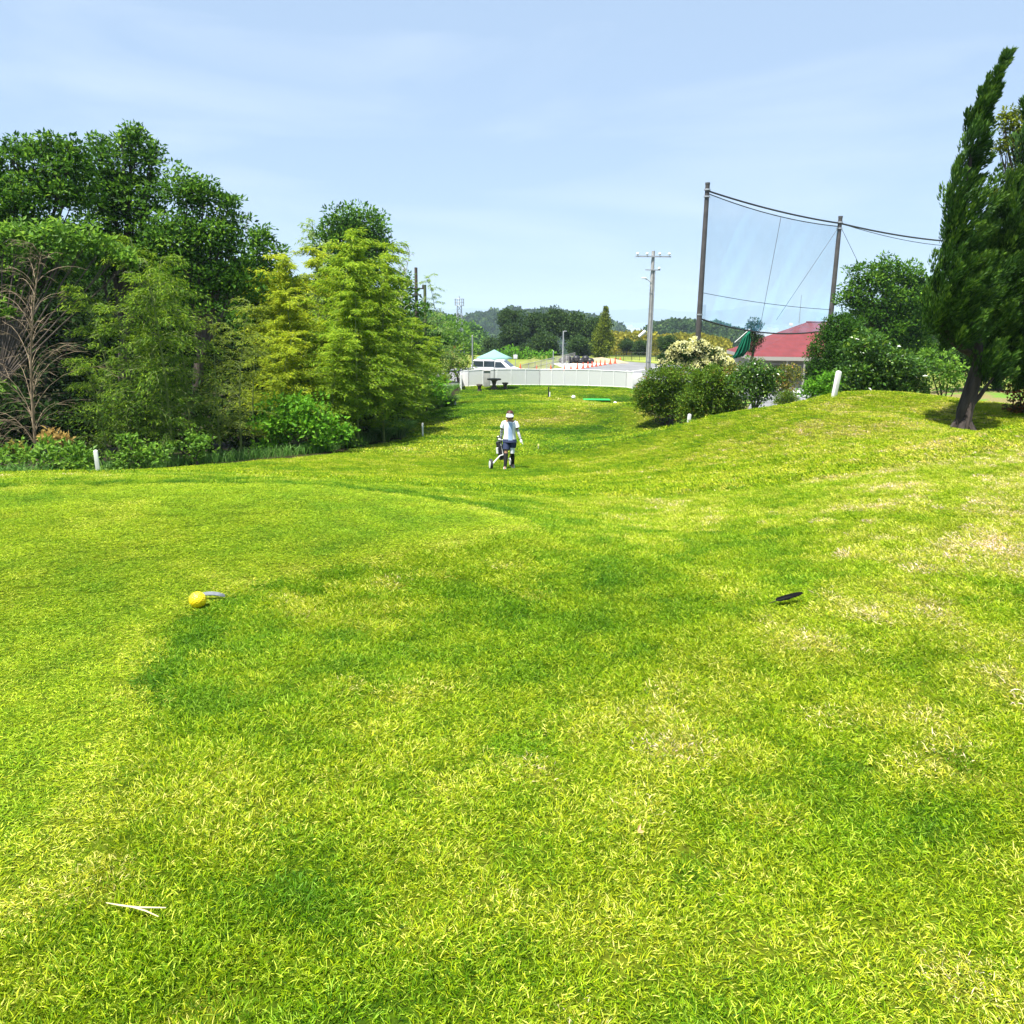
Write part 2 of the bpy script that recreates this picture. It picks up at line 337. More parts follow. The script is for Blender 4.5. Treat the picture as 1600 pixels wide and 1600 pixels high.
def ground():
    ys = np.r_[np.linspace(-6,.8,16), np.geomspace(1,11,110)+0.0, np.linspace(11.15,62,190), np.linspace(62.6,140,50), np.geomspace(146,1400,40)]
    ts = np.linspace(-1,1,321); ts = np.sign(ts)*np.abs(ts)**1.15
    Xh = np.maximum(8+np.maximum(ys,0)*.95, 8)[:,None]*ts[None]
    Y = np.repeat(ys[:,None], len(ts), 1)
    Z = Gv(Xh, Y) + und(Xh,Y)
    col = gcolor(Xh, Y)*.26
    lw = lawn(Xh, Y)
    n = fbm(Xh*.8, Y*.8, 4)[..., None]
    dirt = np.array([.022,.017,.010])*(.5+n)+np.array([.01,.02,0])*(n > .5)
    rough = np.array([.10,.15,.02])*(.5+n) ; drygr = np.array([.17,.20,.035])*(.6+.8*n)
    out = np.where(((Y > 57.6) & (Xh > -14))[..., None], drygr, dirt)
    out = np.where((Y > 135)[..., None], rough*.4, out)
    col = np.where(lw[..., None], col, out)
    gr = ((Xh-at(1560,655,29).x)**2/16 + (Y-29.5)**2/12 < 1) ; col = np.where(gr[..., None], np.array([.13,.33,.02]), col)
    fr = ((Y > 24) & (Y < 60) & (Xh > 14) & ~gr); col = np.where(fr[..., None], np.where(n > .5, np.array([.20,.17,.07]), np.array([.12,.22,.03])), col)
    nr, nc = Xh.shape
    V = np.stack([Xh, Y, Z], -1).reshape(-1,3); idx = np.arange(nr*nc).reshape(nr, nc)
    F = np.stack([idx[:-1,:-1], idx[:-1,1:], idx[1:,1:], idx[1:,:-1]], -1).reshape(-1,4)
    m, nt, N, L = newmat('turf')
    o = N.new('ShaderNodeOutputMaterial'); p = N.new('ShaderNodeBsdfPrincipled'); L.new(p.outputs[0], o.inputs[0])
    a = N.new('ShaderNodeAttribute'); a.attribute_name = 'gcol'; p.inputs['Roughness'].default_value = .9; p.inputs['Specular IOR Level'].default_value = .1
    tc = N.new('ShaderNodeNewGeometry'); n1_ = N.new('ShaderNodeTexNoise'); n1_.inputs['Scale'].default_value = 55; n1_.inputs['Detail'].default_value = 6
    L.new(tc.outputs['Position'], n1_.inputs['Vector'])
    mr = N.new('ShaderNodeMapRange'); mr.inputs[1].default_value = .3; mr.inputs[2].default_value = .7; mr.inputs[3].default_value = .55; mr.inputs[4].default_value = 1.35
    L.new(n1_.outputs['Fac'], mr.inputs[0])
    mm = N.new('ShaderNodeVectorMath'); mm.operation = 'SCALE'; L.new(a.outputs['Color'], mm.inputs[0]); L.new(mr.outputs[0], mm.inputs['Scale']); L.new(mm.outputs[0], p.inputs['Base Color'])
    b = N.new('ShaderNodeBump'); b.inputs['Strength'].default_value = .6; b.inputs['Distance'].default_value = .02; L.new(n1_.outputs['Fac'], b.inputs['Height']); L.new(b.outputs[0], p.inputs['Normal'])
    g = npmesh('ground', V, F, m, smooth=True)
    ca = g.data.attributes.new('gcol', 'FLOAT_COLOR', 'POINT'); ca.data.foreach_set('color', np.c_[col.reshape(-1,3), np.ones(nr*nc)].astype(np.float32).ravel())
    tag(g, kind='structure')
ground()

# ------------------------------------------------------------------ grass blades (stuff, instanced tufts)
def grass():
    m, nt, N, L = newmat('grass_blade')
    o = N.new('ShaderNodeOutputMaterial'); p = N.new('ShaderNodeBsdfPrincipled'); t = N.new('ShaderNodeBsdfTranslucent'); mx = N.new('ShaderNodeMixShader')
    ia = N.new('ShaderNodeAttribute'); ia.attribute_type = 'INSTANCER'; ia.attribute_name = 'gcol'
    c = N.new('ShaderNodeAttribute'); c.attribute_name = 'c'
    r = N.new('ShaderNodeValToRGB'); e = r.color_ramp.elements; e.new(.5); e.new(.8); e.new(.9)
    for i, (pos, cc) in enumerate([(0,(.12,.22,.3)),(.16,(.45,.60,.6)),(.5,(1,1,1)),(.86,(1.6,1.3,1.5)),(.87,(2.2,1.7,9))]): e[i].position = pos; e[i].color = (*cc, 1)
    L.new(c.outputs['Fac'], r.inputs[0])
    mm = N.new('ShaderNodeVectorMath'); mm.operation = 'MULTIPLY'; L.new(ia.outputs['Color'], mm.inputs[0]); L.new(r.outputs[0], mm.inputs[1])
    L.new(mm.outputs[0], p.inputs['Base Color']); L.new(mm.outputs[0], t.inputs[0])
    p.inputs['Roughness'].default_value = .6; p.inputs['Specular IOR Level'].default_value = .12; mx.inputs[0].default_value = .3
    L.new(p.outputs[0], mx.inputs[1]); L.new(t.outputs[0], mx.inputs[2]); L.new(mx.outputs[0], o.inputs[0])
    hid = bpy.data.collections.new('grass_tufts')
    def tuft(i, nb, rad, ln, wd):
        a = rng.random(nb)*2*math.pi; rr = np.sqrt(rng.random(nb))*rad
        P = np.c_[rr*np.cos(a), rr*np.sin(a), np.full(nb, -.004)]
        tilt = R(20)+rng.random(nb)**.8*R(58); az = rng.random(nb)*2*math.pi
        # neighbouring blades share a lean: gives clumps
        az = np.where(rng.random(nb) < .55, a*1.0+rng.normal(size=nb)*.6, az)
        A = np.c_[np.sin(tilt)*np.cos(az), np.sin(tilt)*np.sin(az), np.cos(tilt)]
        Ln = ln*(.45+rng.random(nb)*.9)[:,None]; Wd = wd*(.7+.6*rng.random(nb))[:,None]
        S = unit(np.cross(A, rdir(nb)))
        B = A*np.array([1.25,1.25,.55]); mid = P + A*Ln*.5
        v = [P-S*Wd*.5, P+S*Wd*.5, mid+S*Wd*.42, mid-S*Wd*.42, mid+unit(B)*Ln*.5+S*Wd*.06, mid+unit(B)*Ln*.5-S*Wd*.06]
        V = np.stack(v, 1).reshape(-1,3); b = np.arange(nb)*6
        F = np.concatenate([np.c_[b,b+1,b+2,b+3], np.c_[b+3,b+2,b+4,b+5]])
        cc = rng.random(nb)*.86; cc = np.where(rng.random(nb) < (.17 if rad < .15 else .06), .95, cc)
        ob = npmesh('tuft_%02d' % i, V, F, m, None, np.repeat(cc, 6)); COL.objects.unlink(ob); hid.objects.link(ob)
    k = 0
    for _ in range(5): tuft(k, 350, .11, .021, .0027); k += 1       # 0-4 near
    for _ in range(4): tuft(k, 170, .17, .036, .0065); k += 1        # 5-8 middle
    for _ in range(4): tuft(k, 90, .36, .06, .019); k += 1          # 9-12 far
    pts, idx, scl, rot = [], [], [], []
    for y0, y1, dens, ka, kb in [(-0.5,9.5,.09,0,5),(9.5,26,.15,5,9),(26,57.6,.31,9,13)]:
        Xm = y1*.72+2.5; sp_ = dens; gx, gy = np.meshgrid(np.arange(-Xm,Xm,sp_), np.arange(y0,y1,sp_)); n = gx.size
        x = gx.ravel()+(rng.random(n)-.5)*sp_*1.3; y = gy.ravel()+(rng.random(n)-.5)*sp_*1.3
        ok = (np.abs(x) < np.maximum(y,0)*.70+1.6) & lawn(x, y); x = x[ok]; y = y[ok]
        z = Gv(x, y) + und(x, y) + .006
        te = inpoly(x, y, TEE)
        s = .8+.4*rng.random(len(x)); nn = fbm(x*1.1, y*1.1, 3); hz = s*(.75+nn*.6)*np.where(te, .36, 1.0)*np.where(y > 26, .7, 1)
        big = rng.random(len(x)) < .03; hz = np.where(big & ~te, hz*1.35, hz)
        pts.append(np.c_[x,y,z]); idx.append(rng.integers(ka, kb, len(x))); scl.append(np.c_[s,s,hz]); rot.append(np.c_[np.zeros(len(x)),np.zeros(len(x)),rng.random(len(x))*6.28])
    P = np.concatenate(pts); idx = np.concatenate(idx); scl = np.concatenate(scl); rot = np.concatenate(rot)
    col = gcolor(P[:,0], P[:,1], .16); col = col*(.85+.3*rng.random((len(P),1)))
    me = bpy.data.meshes.new('grass'); me.vertices.add(len(P)); me.vertices.foreach_set('co', P.astype(np.float32).ravel())
    for nme, typ, key, dat in [('rot','FLOAT_VECTOR','vector',rot),('scl','FLOAT_VECTOR','vector',scl),('idx','INT','value',idx)]:
        at_ = me.attributes.new(nme, typ, 'POINT'); at_.data.foreach_set(key, np.asarray(dat, np.int32 if typ == 'INT' else np.float32).ravel())
    at_ = me.attributes.new('gcol', 'FLOAT_COLOR', 'POINT'); at_.data.foreach_set('color', np.c_[col, np.ones(len(P))].astype(np.float32).ravel())
    ob = link(bpy.data.objects.new('grass', me)); tag(ob, 'short sunlit green and yellow turf covering the slopes', 'grass', kind='stuff')
    me.materials.append(m)
    ng = bpy.data.node_groups.new('grass_scatter', 'GeometryNodeTree')
    ng.interface.new_socket('Geometry', in_out='INPUT', socket_type='NodeSocketGeometry'); ng.interface.new_socket('Geometry', in_out='OUTPUT', socket_type='NodeSocketGeometry')
    gi = ng.nodes.new('NodeGroupInput'); go = ng.nodes.new('NodeGroupOutput'); ip = ng.nodes.new('GeometryNodeInstanceOnPoints'); ci = ng.nodes.new('GeometryNodeCollectionInfo')
    ci.inputs['Collection'].default_value = hid; ci.inputs['Separate Children'].default_value = True; ci.inputs['Reset Children'].default_value = True
    def na(name, typ):
        a = ng.nodes.new('GeometryNodeInputNamedAttribute'); a.data_type = typ; a.inputs['Name'].default_value = name; return a.outputs[0]
    ng.links.new(gi.outputs[0], ip.inputs['Points']); ng.links.new(ci.outputs[0], ip.inputs['Instance']); ip.inputs['Pick Instance'].default_value = True
    ng.links.new(na('idx','INT'), ip.inputs['Instance Index']); ng.links.new(na('rot','FLOAT_VECTOR'), ip.inputs['Rotation']); ng.links.new(na('scl','FLOAT_VECTOR'), ip.inputs['Scale'])
    ng.links.new(ip.outputs[0], go.inputs[0])
    md = ob.modifiers.new('scatter', 'NODES'); md.node_group = ng
    print('grass tufts', len(P))
grass()

# ------------------------------------------------------------------ plants
def clumps(blobs, ls, cr, dens=1.0, fill=1.0, flatz=.6, up=.5, maxn=130000, lw=.55, shell=.55, droop=0.0):
    """blobs: list (centre Vector, (rx,ry,rz)). returns leaf arrays"""
    Ps, As, Ns, cs = [], [], [], []
    for c, r in blobs:
        r = np.array(r); cr2 = min(cr, r.mean()*.55); n = max(8, int(6.0*fill*(r.mean()/cr2)**2))
        d = rdir(n); rad = shell + (1-shell)*rng.random((n,1))**.6
        cc = np.array(c) + d*r*rad*(.82+.40*rng.random((n,1))**2.2)
        tone = rng.normal(size=n)*.13
        for i in range(n):
            q = cr2*(.6+.8*rng.random()); k = max(6, int(dens*5.0*(q/ls)**2))
            e = rdir(k); e[:,2] = np.where((e[:,2] < -.2) & (rng.random(k) < .7), -e[:,2], e[:,2])
            rr = q*(.35+.65*rng.random((k,1))**.5)
            P = cc[i] + e*rr*np.array([1,1,flatz])
            Nn = unit(e*.5 + np.array([0,0,up]) + rdir(k)*.55)
            A = unit(e + rdir(k)*.7 + np.array([0,0,-droop]))
            Ps.append(P); As.append(A); Ns.append(Nn); cs.append(np.clip(.45+tone[i]+rng.normal(size=k)*.2, 0, 1))
    P = np.concatenate(Ps); A = np.concatenate(As); Nn = np.concatenate(Ns); c = np.concatenate(cs)
    if len(P) > maxn:
        s = rng.permutation(len(P))[:maxn]; P, A, Nn, c = P[s], A[s], Nn[s], c[s]
    return P, A, Nn, c
def pblobs(bl, Y, ry=.9, rz=.9):
    out = []
    for b in bl:
        u, v, r = b[:3]; dy = b[3] if len(b) > 3 else 0
        q = at(u, v, Y+dy); m_ = r*pxm(Y+dy); out.append((q, (m_, m_*ry, m_*rz)))
    return out
def plant(name, label, cat, u, Y, bl, mat, ls, cr, dens=1., fill=1., trunk=.12, bark=None, group=None, flatz=.6, maxn=130000, flowers=None, lw=.55, up=.5, zf=None, shell=.55, lean=None, part='crown', droop=0):
    base = on(u, Y, zf); t = thing(name, label, cat, base, 0, group)
    B = pblobs(bl, Y)
    P, A, Nn, c = clumps(B, ls, cr, dens, fill, flatz, up, maxn, shell=shell, droop=droop)
    leaves(part, P, A, Nn, ls*(.45+1.0*rng.random(len(P))), ls*lw*(.8+.4*rng.random(len(P))), mat, t, c, off=base)
    if trunk:
        mb = MB(); top = sum((Vector(b[0]) for b in B), Vector())/len(B)
        fk = base.lerp(top, .45); 
        if lean: fk += Vector(lean)
        mb.tube([base-Vector((0,0,.15)), base.lerp(fk,.5)+Vector((random.uniform(-.1,.1)*trunk*4,0,0)), fk], [trunk*1.25, trunk, trunk*.85], 9)
        for b in B:
            e = Vector(b[0]); md = fk.lerp(e,.5)+Vector((random.uniform(-.2,.2),random.uniform(-.2,.2),.1))*b[1][0]*.5
            mb.tube([fk-Vector((0,0,.05)), md, e], [trunk*.5, trunk*.3, trunk*.08], 6)
            for _ in range(4):
                d = Vector(rdir(1)[0]); st = md.lerp(e, random.random()); en = e+Vector((d.x*b[1][0], d.y*b[1][1], abs(d.z)*b[1][2]))*.7; mb.tube([st, st.lerp(en,.5)+Vector(rdir(1)[0])*.08, en], [trunk*.15, trunk*.09, trunk*.03], 4)
        mb.build('trunk' if trunk > .05 else 'stem', bark or M_BARK, t, off=base)
    if flowers:
        fm, nf, fs, nm = flowers
        fP, fA, fN, fc = [], [], [], []
        for i in range(nf):
            b = B[random.randrange(len(B))]; d = rdir(1)[0]; d[2] = abs(d[2])*.9+.1; d[1] = -abs(d[1])*.8+.1*d[1]; d = d/np.linalg.norm(d)
            ctr = np.array(b[0]) + d*np.array(b[1])*(1.0+.12*random.random())
            k = 14; e = rdir(k); fP.append(ctr+e*fs*.8); fA.append(e); fN.append(rdir(k)); fc.append(rng.random(k))
        leaves(nm, np.concatenate(fP), np.concatenate(fA), np.concatenate(fN), fs*1.1, fs*.9, fm, t, np.concatenate(fc), off=base)
    return t

BT = 'tall broadleaf trees in the wood on the left'
plant('broadleaf_tree','leafy tree cut by the left edge, its crown above the dead brown bamboo','tree',-10,28,[(-30,300,62),(50,262,46),(40,330,66),(105,300,46),(-50,400,80),(95,395,60),(20,420,70),(110,255,30),(30,235,22),(72,226,20),(116,234,17),(-10,250,25)],L_BROAD,.16,.40,1.05,1.5,trunk=.22,shell=.3,group=BT,flatz=.45,maxn=170000)
plant('broadleaf_tree','tallest leafy tree of the left wood, with a knobbly crown top against the sky','tree',190,31,[(208,208,15),(205,228,26),(155,228,18),(240,238,15),(175,262,36),(232,262,26),(150,290,42),(215,310,48),(190,370,66),(250,400,58),(150,400,55)],L_BROAD,.16,.40,1.05,1.5,trunk=.22,shell=.3,group=BT,flatz=.45,maxn=170000)
plant('broadleaf_tree','dark leafy tree right of the tallest one, twiggy crown reaching out over the yellow bamboo','tree',300,30,[(285,300,34),(318,305,30),(352,318,22),(330,360,42),(280,370,50),(362,365,22),(350,410,40),(300,440,60),(375,445,34)],L_BROAD,.16,.40,1.05,1.5,trunk=.2,shell=.3,group=BT,flatz=.45,maxn=170000)
plant('broadleaf_tree','smaller dark leafy tree between the twiggy crown and the yellow bamboo','tree',410,34,[(402,375,22),(415,400,32),(400,440,40),(435,450,30),(410,500,50)],L_BROAD,.16,.40,1.05,1.5,trunk=.16,shell=.3,group=BT,flatz=.5)
plant('broadleaf_tree','pale green layered branches in front of the big crown at the left edge','tree',-60,23.5,[(-30,358,22),(5,372,20),(30,362,19),(60,370,20),(88,364,20),(115,374,20),(142,372,19),(165,384,17),(188,396,14),(40,388,18),(100,390,18),(205,408,10),(-6,478,16),(14,492,9),(-60,380,40),(4,606,13)],L_BROAD2,.16,.30,1.0,1.3,.07,group=BT,flatz=.32,up=.9)
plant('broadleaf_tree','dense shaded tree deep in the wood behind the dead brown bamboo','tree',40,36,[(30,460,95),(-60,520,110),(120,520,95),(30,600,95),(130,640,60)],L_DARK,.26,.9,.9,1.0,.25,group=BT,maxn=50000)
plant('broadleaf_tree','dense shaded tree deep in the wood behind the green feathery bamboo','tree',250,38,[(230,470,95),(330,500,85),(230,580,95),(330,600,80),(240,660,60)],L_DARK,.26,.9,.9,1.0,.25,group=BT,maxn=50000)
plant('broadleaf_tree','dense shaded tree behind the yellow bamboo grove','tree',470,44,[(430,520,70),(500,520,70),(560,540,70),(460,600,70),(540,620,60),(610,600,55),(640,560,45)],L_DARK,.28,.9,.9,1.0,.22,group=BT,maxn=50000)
plant('round_tree','round dense dark tree crown standing above the yellow green bamboo','tree',550,50,[(548,352,26),(575,360,26),(520,362,22),(590,385,18),(555,385,36),(510,385,22),(575,410,30),(540,430,40)],L_BROAD,.22,.5,1.1,2.0,.25,flatz=.7)
plant('broadleaf_tree','green tree behind the bamboo just left of the dark wooden utility pole','tree',620,46,[(610,450,28),(628,475,28),(600,490,40),(645,500,26),(655,530,30),(620,560,45)],L_BROAD,.22,.6,1,1,.18,group=BT)
plant('small_tree','light green tree in front of the lattice mast foot','tree',700,95,[(700,520,24),(722,530,22),(690,545,28),(735,548,14)],L_BROAD2,.35,.9,1,1,.15,bark=M_BARK)
plant('small_tree','brown tinged tree beside the bamboo below the lattice mast','tree',718,80,[(705,560,22),(725,568,16),(700,580,20)],L_AZAL,.3,.8,1,1,.12)

# bamboo ---------------------------------------------------------------
def bamboo_meshes(h, bl, nb, nleaf, bare=False, seed=0, fine=1.0, z0=.12):
    rs = random.Random(seed); rn = np.random.default_rng(seed)
    bend = .10*h; spine = [Vector((bend*(t**2.6), 0, h*t)) for t in np.linspace(0,1,12)]
    mb = MB(); mb.tube(spine, [ .038*h/6*(1-.9*t)+.004 for t in np.linspace(0,1,12)], 6)
    P, A, Nn = [], [], []
    def sp_(t):
        k = t*11; i = min(int(k),10); return spine[i].lerp(spine[i+1], k-i)
    for j in range(nb):
        t = z0+(1-z0)*(j+rs.random())/nb; az = rs.uniform(0,2*math.pi); o = sp_(min(t,.995))
        L_ = bl*(1.15-.75*t)*(.7+.6*rs.random()) * (1 if t > .25 else .7)
        el = R(52 if not bare else 74)+R(rs.uniform(-14,14)); d = Vector((math.cos(az)*math.cos(el), math.sin(az)*math.cos(el), math.sin(el)))
        pts = [o]; cur = d.copy()
        for s in range(6):
            cur = (cur + Vector((math.cos(az)*.10, math.sin(az)*.10, -.24 if not bare else (-.10-.05*s)))).normalized(); pts.append(pts[-1]+cur*L_/6)
        mb.tube(pts, [.010*fine,.009*fine,.008*fine,.007*fine,.006*fine,.005*fine,.003*fine], 3, cap=False)
        for _ in range(4 if bare else 3):
            k = rs.randrange(1,6); q = pts[k]; dd = (cur+Vector((rs.uniform(-.6,.6),rs.uniform(-.6,.6),rs.uniform(-.2,.5)))).normalized()
            e = q+dd*L_*.3; mb.tube([q, q.lerp(e,.5)+Vector((0,0,.03)), e-Vector((0,0,.06))], [.006*fine,.004*fine,.002*fine], 3, cap=False)
        if not bare:
            m_ = nleaf; tt = .15+.85*rn.random(m_); ii = np.minimum((tt*6).astype(int),5); f = (tt*6-ii)[:,None]
            pa = np.array([tuple(p) for p in pts]); q = pa[ii]*(1-f)+pa[ii+1]*f
            q = q + rn.normal(size=(m_,3))*np.array([.11,.11,.07])*L_*.75
            az2 = az+rn.normal(size=m_)*1.1
            a = np.c_[np.cos(az2), np.sin(az2), -.45+rn.normal(size=m_)*.35]
            P.append(q); A.append(a); Nn.append(np.c_[rn.normal(size=m_)*.4, rn.normal(size=m_)*.4, np.ones(m_)])
    if bare: return mb, None
    return mb, (np.concatenate(P), np.concatenate(A), np.concatenate(Nn), rn)
def bamboo_proto(h, bl, nb, nleaf, mat, cm, seed, lsz=.15, bare=False, fine=1.0, z0=.12, nm='bamboo'):
    t = bpy.data.objects.new(nm, None); COL.objects.link(t)
    mb, lf = bamboo_meshes(h, bl, nb, nleaf, bare, seed, fine, z0); mb.build('culm', cm, t)
    if lf:
        P, A, Nn, rn = lf; m_ = len(P)
        leaves('foliage', P, A, Nn, lsz*(.7+.6*rn.random(m_)), lsz*.24*(.8+.4*rn.random(m_)), mat, t, np.clip(.5+rn.normal(size=m_)*.25+(P[:,2]/h-.5)*.3,0,1))
    t['h'] = h; return t
used = set()
def place_bamboo(pr, u, Y, vtop, label, group, rz=None, wide=1.0):
    base = on(u, Y); z1 = at(u, vtop, Y).z; H = z1-base.z
    if pr.name in used:
        r = pr.copy(); COL.objects.link(r)
        for ch in list(pr.children): c = ch.copy(); COL.objects.link(c); c.parent = r
    else: r = pr; used.add(pr.name)
    s = H/pr['h']; r.location = base; r.rotation_euler = (0,0,random.uniform(0,6.28) if rz is None else rz); wide *= 1.2 if group in (gy, gg) else 1; r.scale = (wide*s**.6, wide*s**.6, s)
    return tag(r, label, 'bamboo', group)
PY = [bamboo_proto(7,1.7,80,95,L_BAMB_Y,M_CULM,21+i,.17) for i in range(2)]
PG = [bamboo_proto(7,1.7,80,95,L_BAMB_G,M_CULM,31+i,.17) for i in range(2)]
PD = [bamboo_proto(6,1.7,54,60,L_BAMB_D,M_CULM,41+i,.14) for i in range(2)]
PO = [bamboo_proto(6,1.5,50,42,L_BAMB_O,M_CULM,51+i,.13) for i in range(1)]
PP = [bamboo_proto(7,1.3,34,40,L_BAMB_P,M_CULM,61,.16,z0=.35)]
PX = [bamboo_proto(6,2.1,70,0,None,M_CULMD,71,bare=True,fine=.85)]
PZ = [bamboo_proto(7,1.1,26,0,None,M_CULMP,81,bare=True,fine=1.5,z0=.5)]
ORD = 'first second third fourth fifth sixth seventh eighth ninth tenth eleventh twelfth thirteenth fourteenth fifteenth'.split()
gy, gg, gd = 'yellow leaning bamboos of the grove', 'lime green bamboos of the grove', 'feathery dark green bamboos at the wood edge'
ly = 'yellow green feathery bamboo in the left half of the grove'; lg = 'lime green feathery bamboo in the right half of the grove'
for i, (u, Y, v) in enumerate([(425,30,470),(448,33,425),(470,29,455),(488,32,400),(505,34,385),(440,27.5,520)]):
    place_bamboo(PY[i%2], u, Y, v, ORD[sorted([425,448,470,488,505,440]).index(u)]+' from the left of the yellow green bamboos in the grove', gy)
for i, (u, Y, v) in enumerate([(522,30,410),(540,33,368),(565,32,372),(585,36,385),(600.5,32,430),(560,29,460),(622,36,462),(640,38,500),(600,30,520),(655,40,528),(632,34,545),(672,43,560),(645,36,575),(685,46,585),(520,28,520)]):
    place_bamboo(PG[i%2], u, Y, v, ORD[sorted([522,540,565,585,600.5,560,622,640,600,655,632,672,645,685,520]).index(u)]+' from the left of the lime green bamboos in the grove', gg)
for i, (u, Y, v) in enumerate([(190,23.5,450),(222,22.5,478),(245,23,400),(272,22.5,430),(262,24.5,370),(302,24,440),(170,22,560)]):
    place_bamboo(PD[i%2], u, Y, v, ORD[sorted([190,222,245,272,262,302,170]).index(u)]+' from the left of the dark green feathery bamboos at the wood edge', gd)
for i, (u, Y, v) in enumerate([(345,24,500),(378,25.5,470),(398,26.5,520)]):
    place_bamboo(PO[0], u, Y, v, ['leftmost','middle','rightmost'][i]+' thin olive bamboo with sparse leaves left of the yellow grove', 'sparse olive bamboos')
place_bamboo(PX[0], 62, 21.5, 395, 'bare dead brown bamboo with arching leafless branches by the left edge', None, wide=1.15)
place_bamboo(PX[0], 5, 23.5, 470, 'second bare brown bamboo cut by the left edge of the picture', None, rz=2)
place_bamboo(PP[0], 690, 47, 430, 'pale open bamboo top rising beside the dark wooden utility pole', None)
place_bamboo(PP[0], 512, 40, 345, 'pale bamboo tip poking up in front of the round dark tree', None)
place_bamboo(PZ[0], 622, 44, 392, 'leafless grey bamboo tip against the sky left of the utility pole', None, rz=.3)
place_bamboo(PZ[0], 425, 38, 345, 'leafless grey bamboo tip above the yellow grove against the sky', None, rz=2.6)

# undergrowth left ------------------------------------------------------
plant('shrub','leafy green undergrowth bush at the left edge beside the white stake','shrub',60,19.5,[(-10,722,26),(30,718,24),(70,712,26),(105,715,26),(132,722,18)],L_BROAD2,.13,.28,1.2,1.2,.03,flatz=.8)
plant('shrub','small orange leaved shrub at the left edge among green undergrowth','shrub',28,20,[(22,700,10),(35,706,8)],L_PHOT,.12,.2,1,1,.02)
plant('fern','golden dry bamboo grass clump above the undergrowth by the dead bamboo','plant',85,20.5,[(80,685,12),(100,690,9)],L_STRAW,.14,.2,1,1,.02)
plant('shrub','low leafy shrub right of the white stake at the wood edge','shrub',220,21,[(190,722,20),(215,705,20),(238,712,20),(200,690,13)],L_BROAD2,.12,.28,1.1,1.1,.03,flatz=.8)
plant('shrub','pale leaved sapling under the dark green bamboo','shrub',310,22,[(300,690,14),(318,696,15),(305,712,12),(270,700,10)],L_BROAD2,.12,.22,1,1,.03)
plant('shrub','big sunlit broadleaf shrub under the yellow bamboo','shrub',470,26,[(430,640,24),(460,640,27),(495,655,30),(525,672,24),(450,675,30),(415,668,22),(490,690,28),(420,700,26)],L_LIME,.17,.40,1.0,1.1,.05,flatz=.55)
plant('shrub','small shrub right of the big sunlit broadleaf shrub','shrub',556,28,[(545,698,16),(563,700,12)],L_BROAD2,.13,.25,1,1.1,.03)
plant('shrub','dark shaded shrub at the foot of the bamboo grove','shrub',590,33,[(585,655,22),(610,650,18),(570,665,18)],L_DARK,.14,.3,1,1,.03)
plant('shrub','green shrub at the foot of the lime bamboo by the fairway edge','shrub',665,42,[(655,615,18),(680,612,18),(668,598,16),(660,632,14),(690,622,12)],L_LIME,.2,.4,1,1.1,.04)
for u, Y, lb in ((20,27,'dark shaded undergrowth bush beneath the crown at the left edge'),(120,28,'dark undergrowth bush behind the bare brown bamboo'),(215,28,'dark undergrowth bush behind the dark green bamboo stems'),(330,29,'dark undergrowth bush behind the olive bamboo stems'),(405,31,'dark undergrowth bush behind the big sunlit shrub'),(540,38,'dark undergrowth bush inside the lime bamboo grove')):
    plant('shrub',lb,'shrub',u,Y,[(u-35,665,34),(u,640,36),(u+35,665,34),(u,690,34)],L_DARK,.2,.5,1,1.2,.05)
def pampas(u, Y, rpx, label):
    base = on(u, Y); t = thing('tall_grass', label, 'grass clump', base); n = 900; r = rpx*pxm(Y)
    a = rng.random(n)*6.28; q = np.c_[np.cos(a), np.sin(a), np.zeros(n)]*(rng.random((n,1))*r*.35)
    h = r*1.25; V = []; A = np.c_[np.cos(a)*.5, np.sin(a)*.5, np.ones(n)]*(.6+.5*rng.random((n,1)))*h; 
    S = unit(np.cross(A, rdir(n)))*.012; mid = q+A*.6; tip = mid + np.c_[np.cos(a)*.55, np.sin(a)*.55, -.10+.3*rng.random(n)]*h*.6
    V = np.stack([q-S,q+S,mid+S,mid-S,tip+S*.2,tip-S*.2],1).reshape(-1,3); b = np.arange(n)*6
    F = np.concatenate([np.c_[b,b+1,b+2,b+3], np.c_[b+3,b+2,b+4,b+5]]); npmesh('blades', V, F, L_PAMP, t, np.repeat(rng.random(n),6))
pampas(622,31.5,30,'arching pampas grass clump beside the white stake at the bamboo edge')
pampas(700,46,20,'dark pampas grass clump by the fairway below the lime bamboo')
pampas(600,30.5,22,'pampas grass tuft left of the arching clump')
def tallgrass():
    n = 9000; u_ = rng.random(n); k = u_*(len(EP)-1); i = np.minimum(k.astype(int), len(EP)-2); f = (k-i)[:,None]
    q = EP[i]*(1-f)+EP[i+1]*f; q[:,0] -= .5+rng.random(n)**1.5*1.8; q[:,1] += .3+rng.random(n)*1.4; q[:,2] = Gv(q[:,0], q[:,1])
    h = .12+.28*rng.random((n,1)); A = np.c_[rng.normal(size=(n,2))*.3, np.ones(n)]*h; S = unit(np.cross(A, rdir(n)))*.011
    mid = q+A*.6; tip = mid + A*.4+np.c_[rng.normal(size=(n,2))*.5, -.2*np.ones(n)]*h*.5
    V = np.stack([q-S,q+S,mid+S,mid-S,tip+S*.2,tip-S*.2],1).reshape(-1,3); b = np.arange(n)*6
    F = np.concatenate([np.c_[b,b+1,b+2,b+3], np.c_[b+3,b+2,b+4,b+5]])
    tag(npmesh('long_grass', V, F, L_PAMP, None, np.repeat(rng.random(n)*.8,6)), 'uncut long grass along the edge of the wood', 'grass', kind='stuff')
tallgrass()

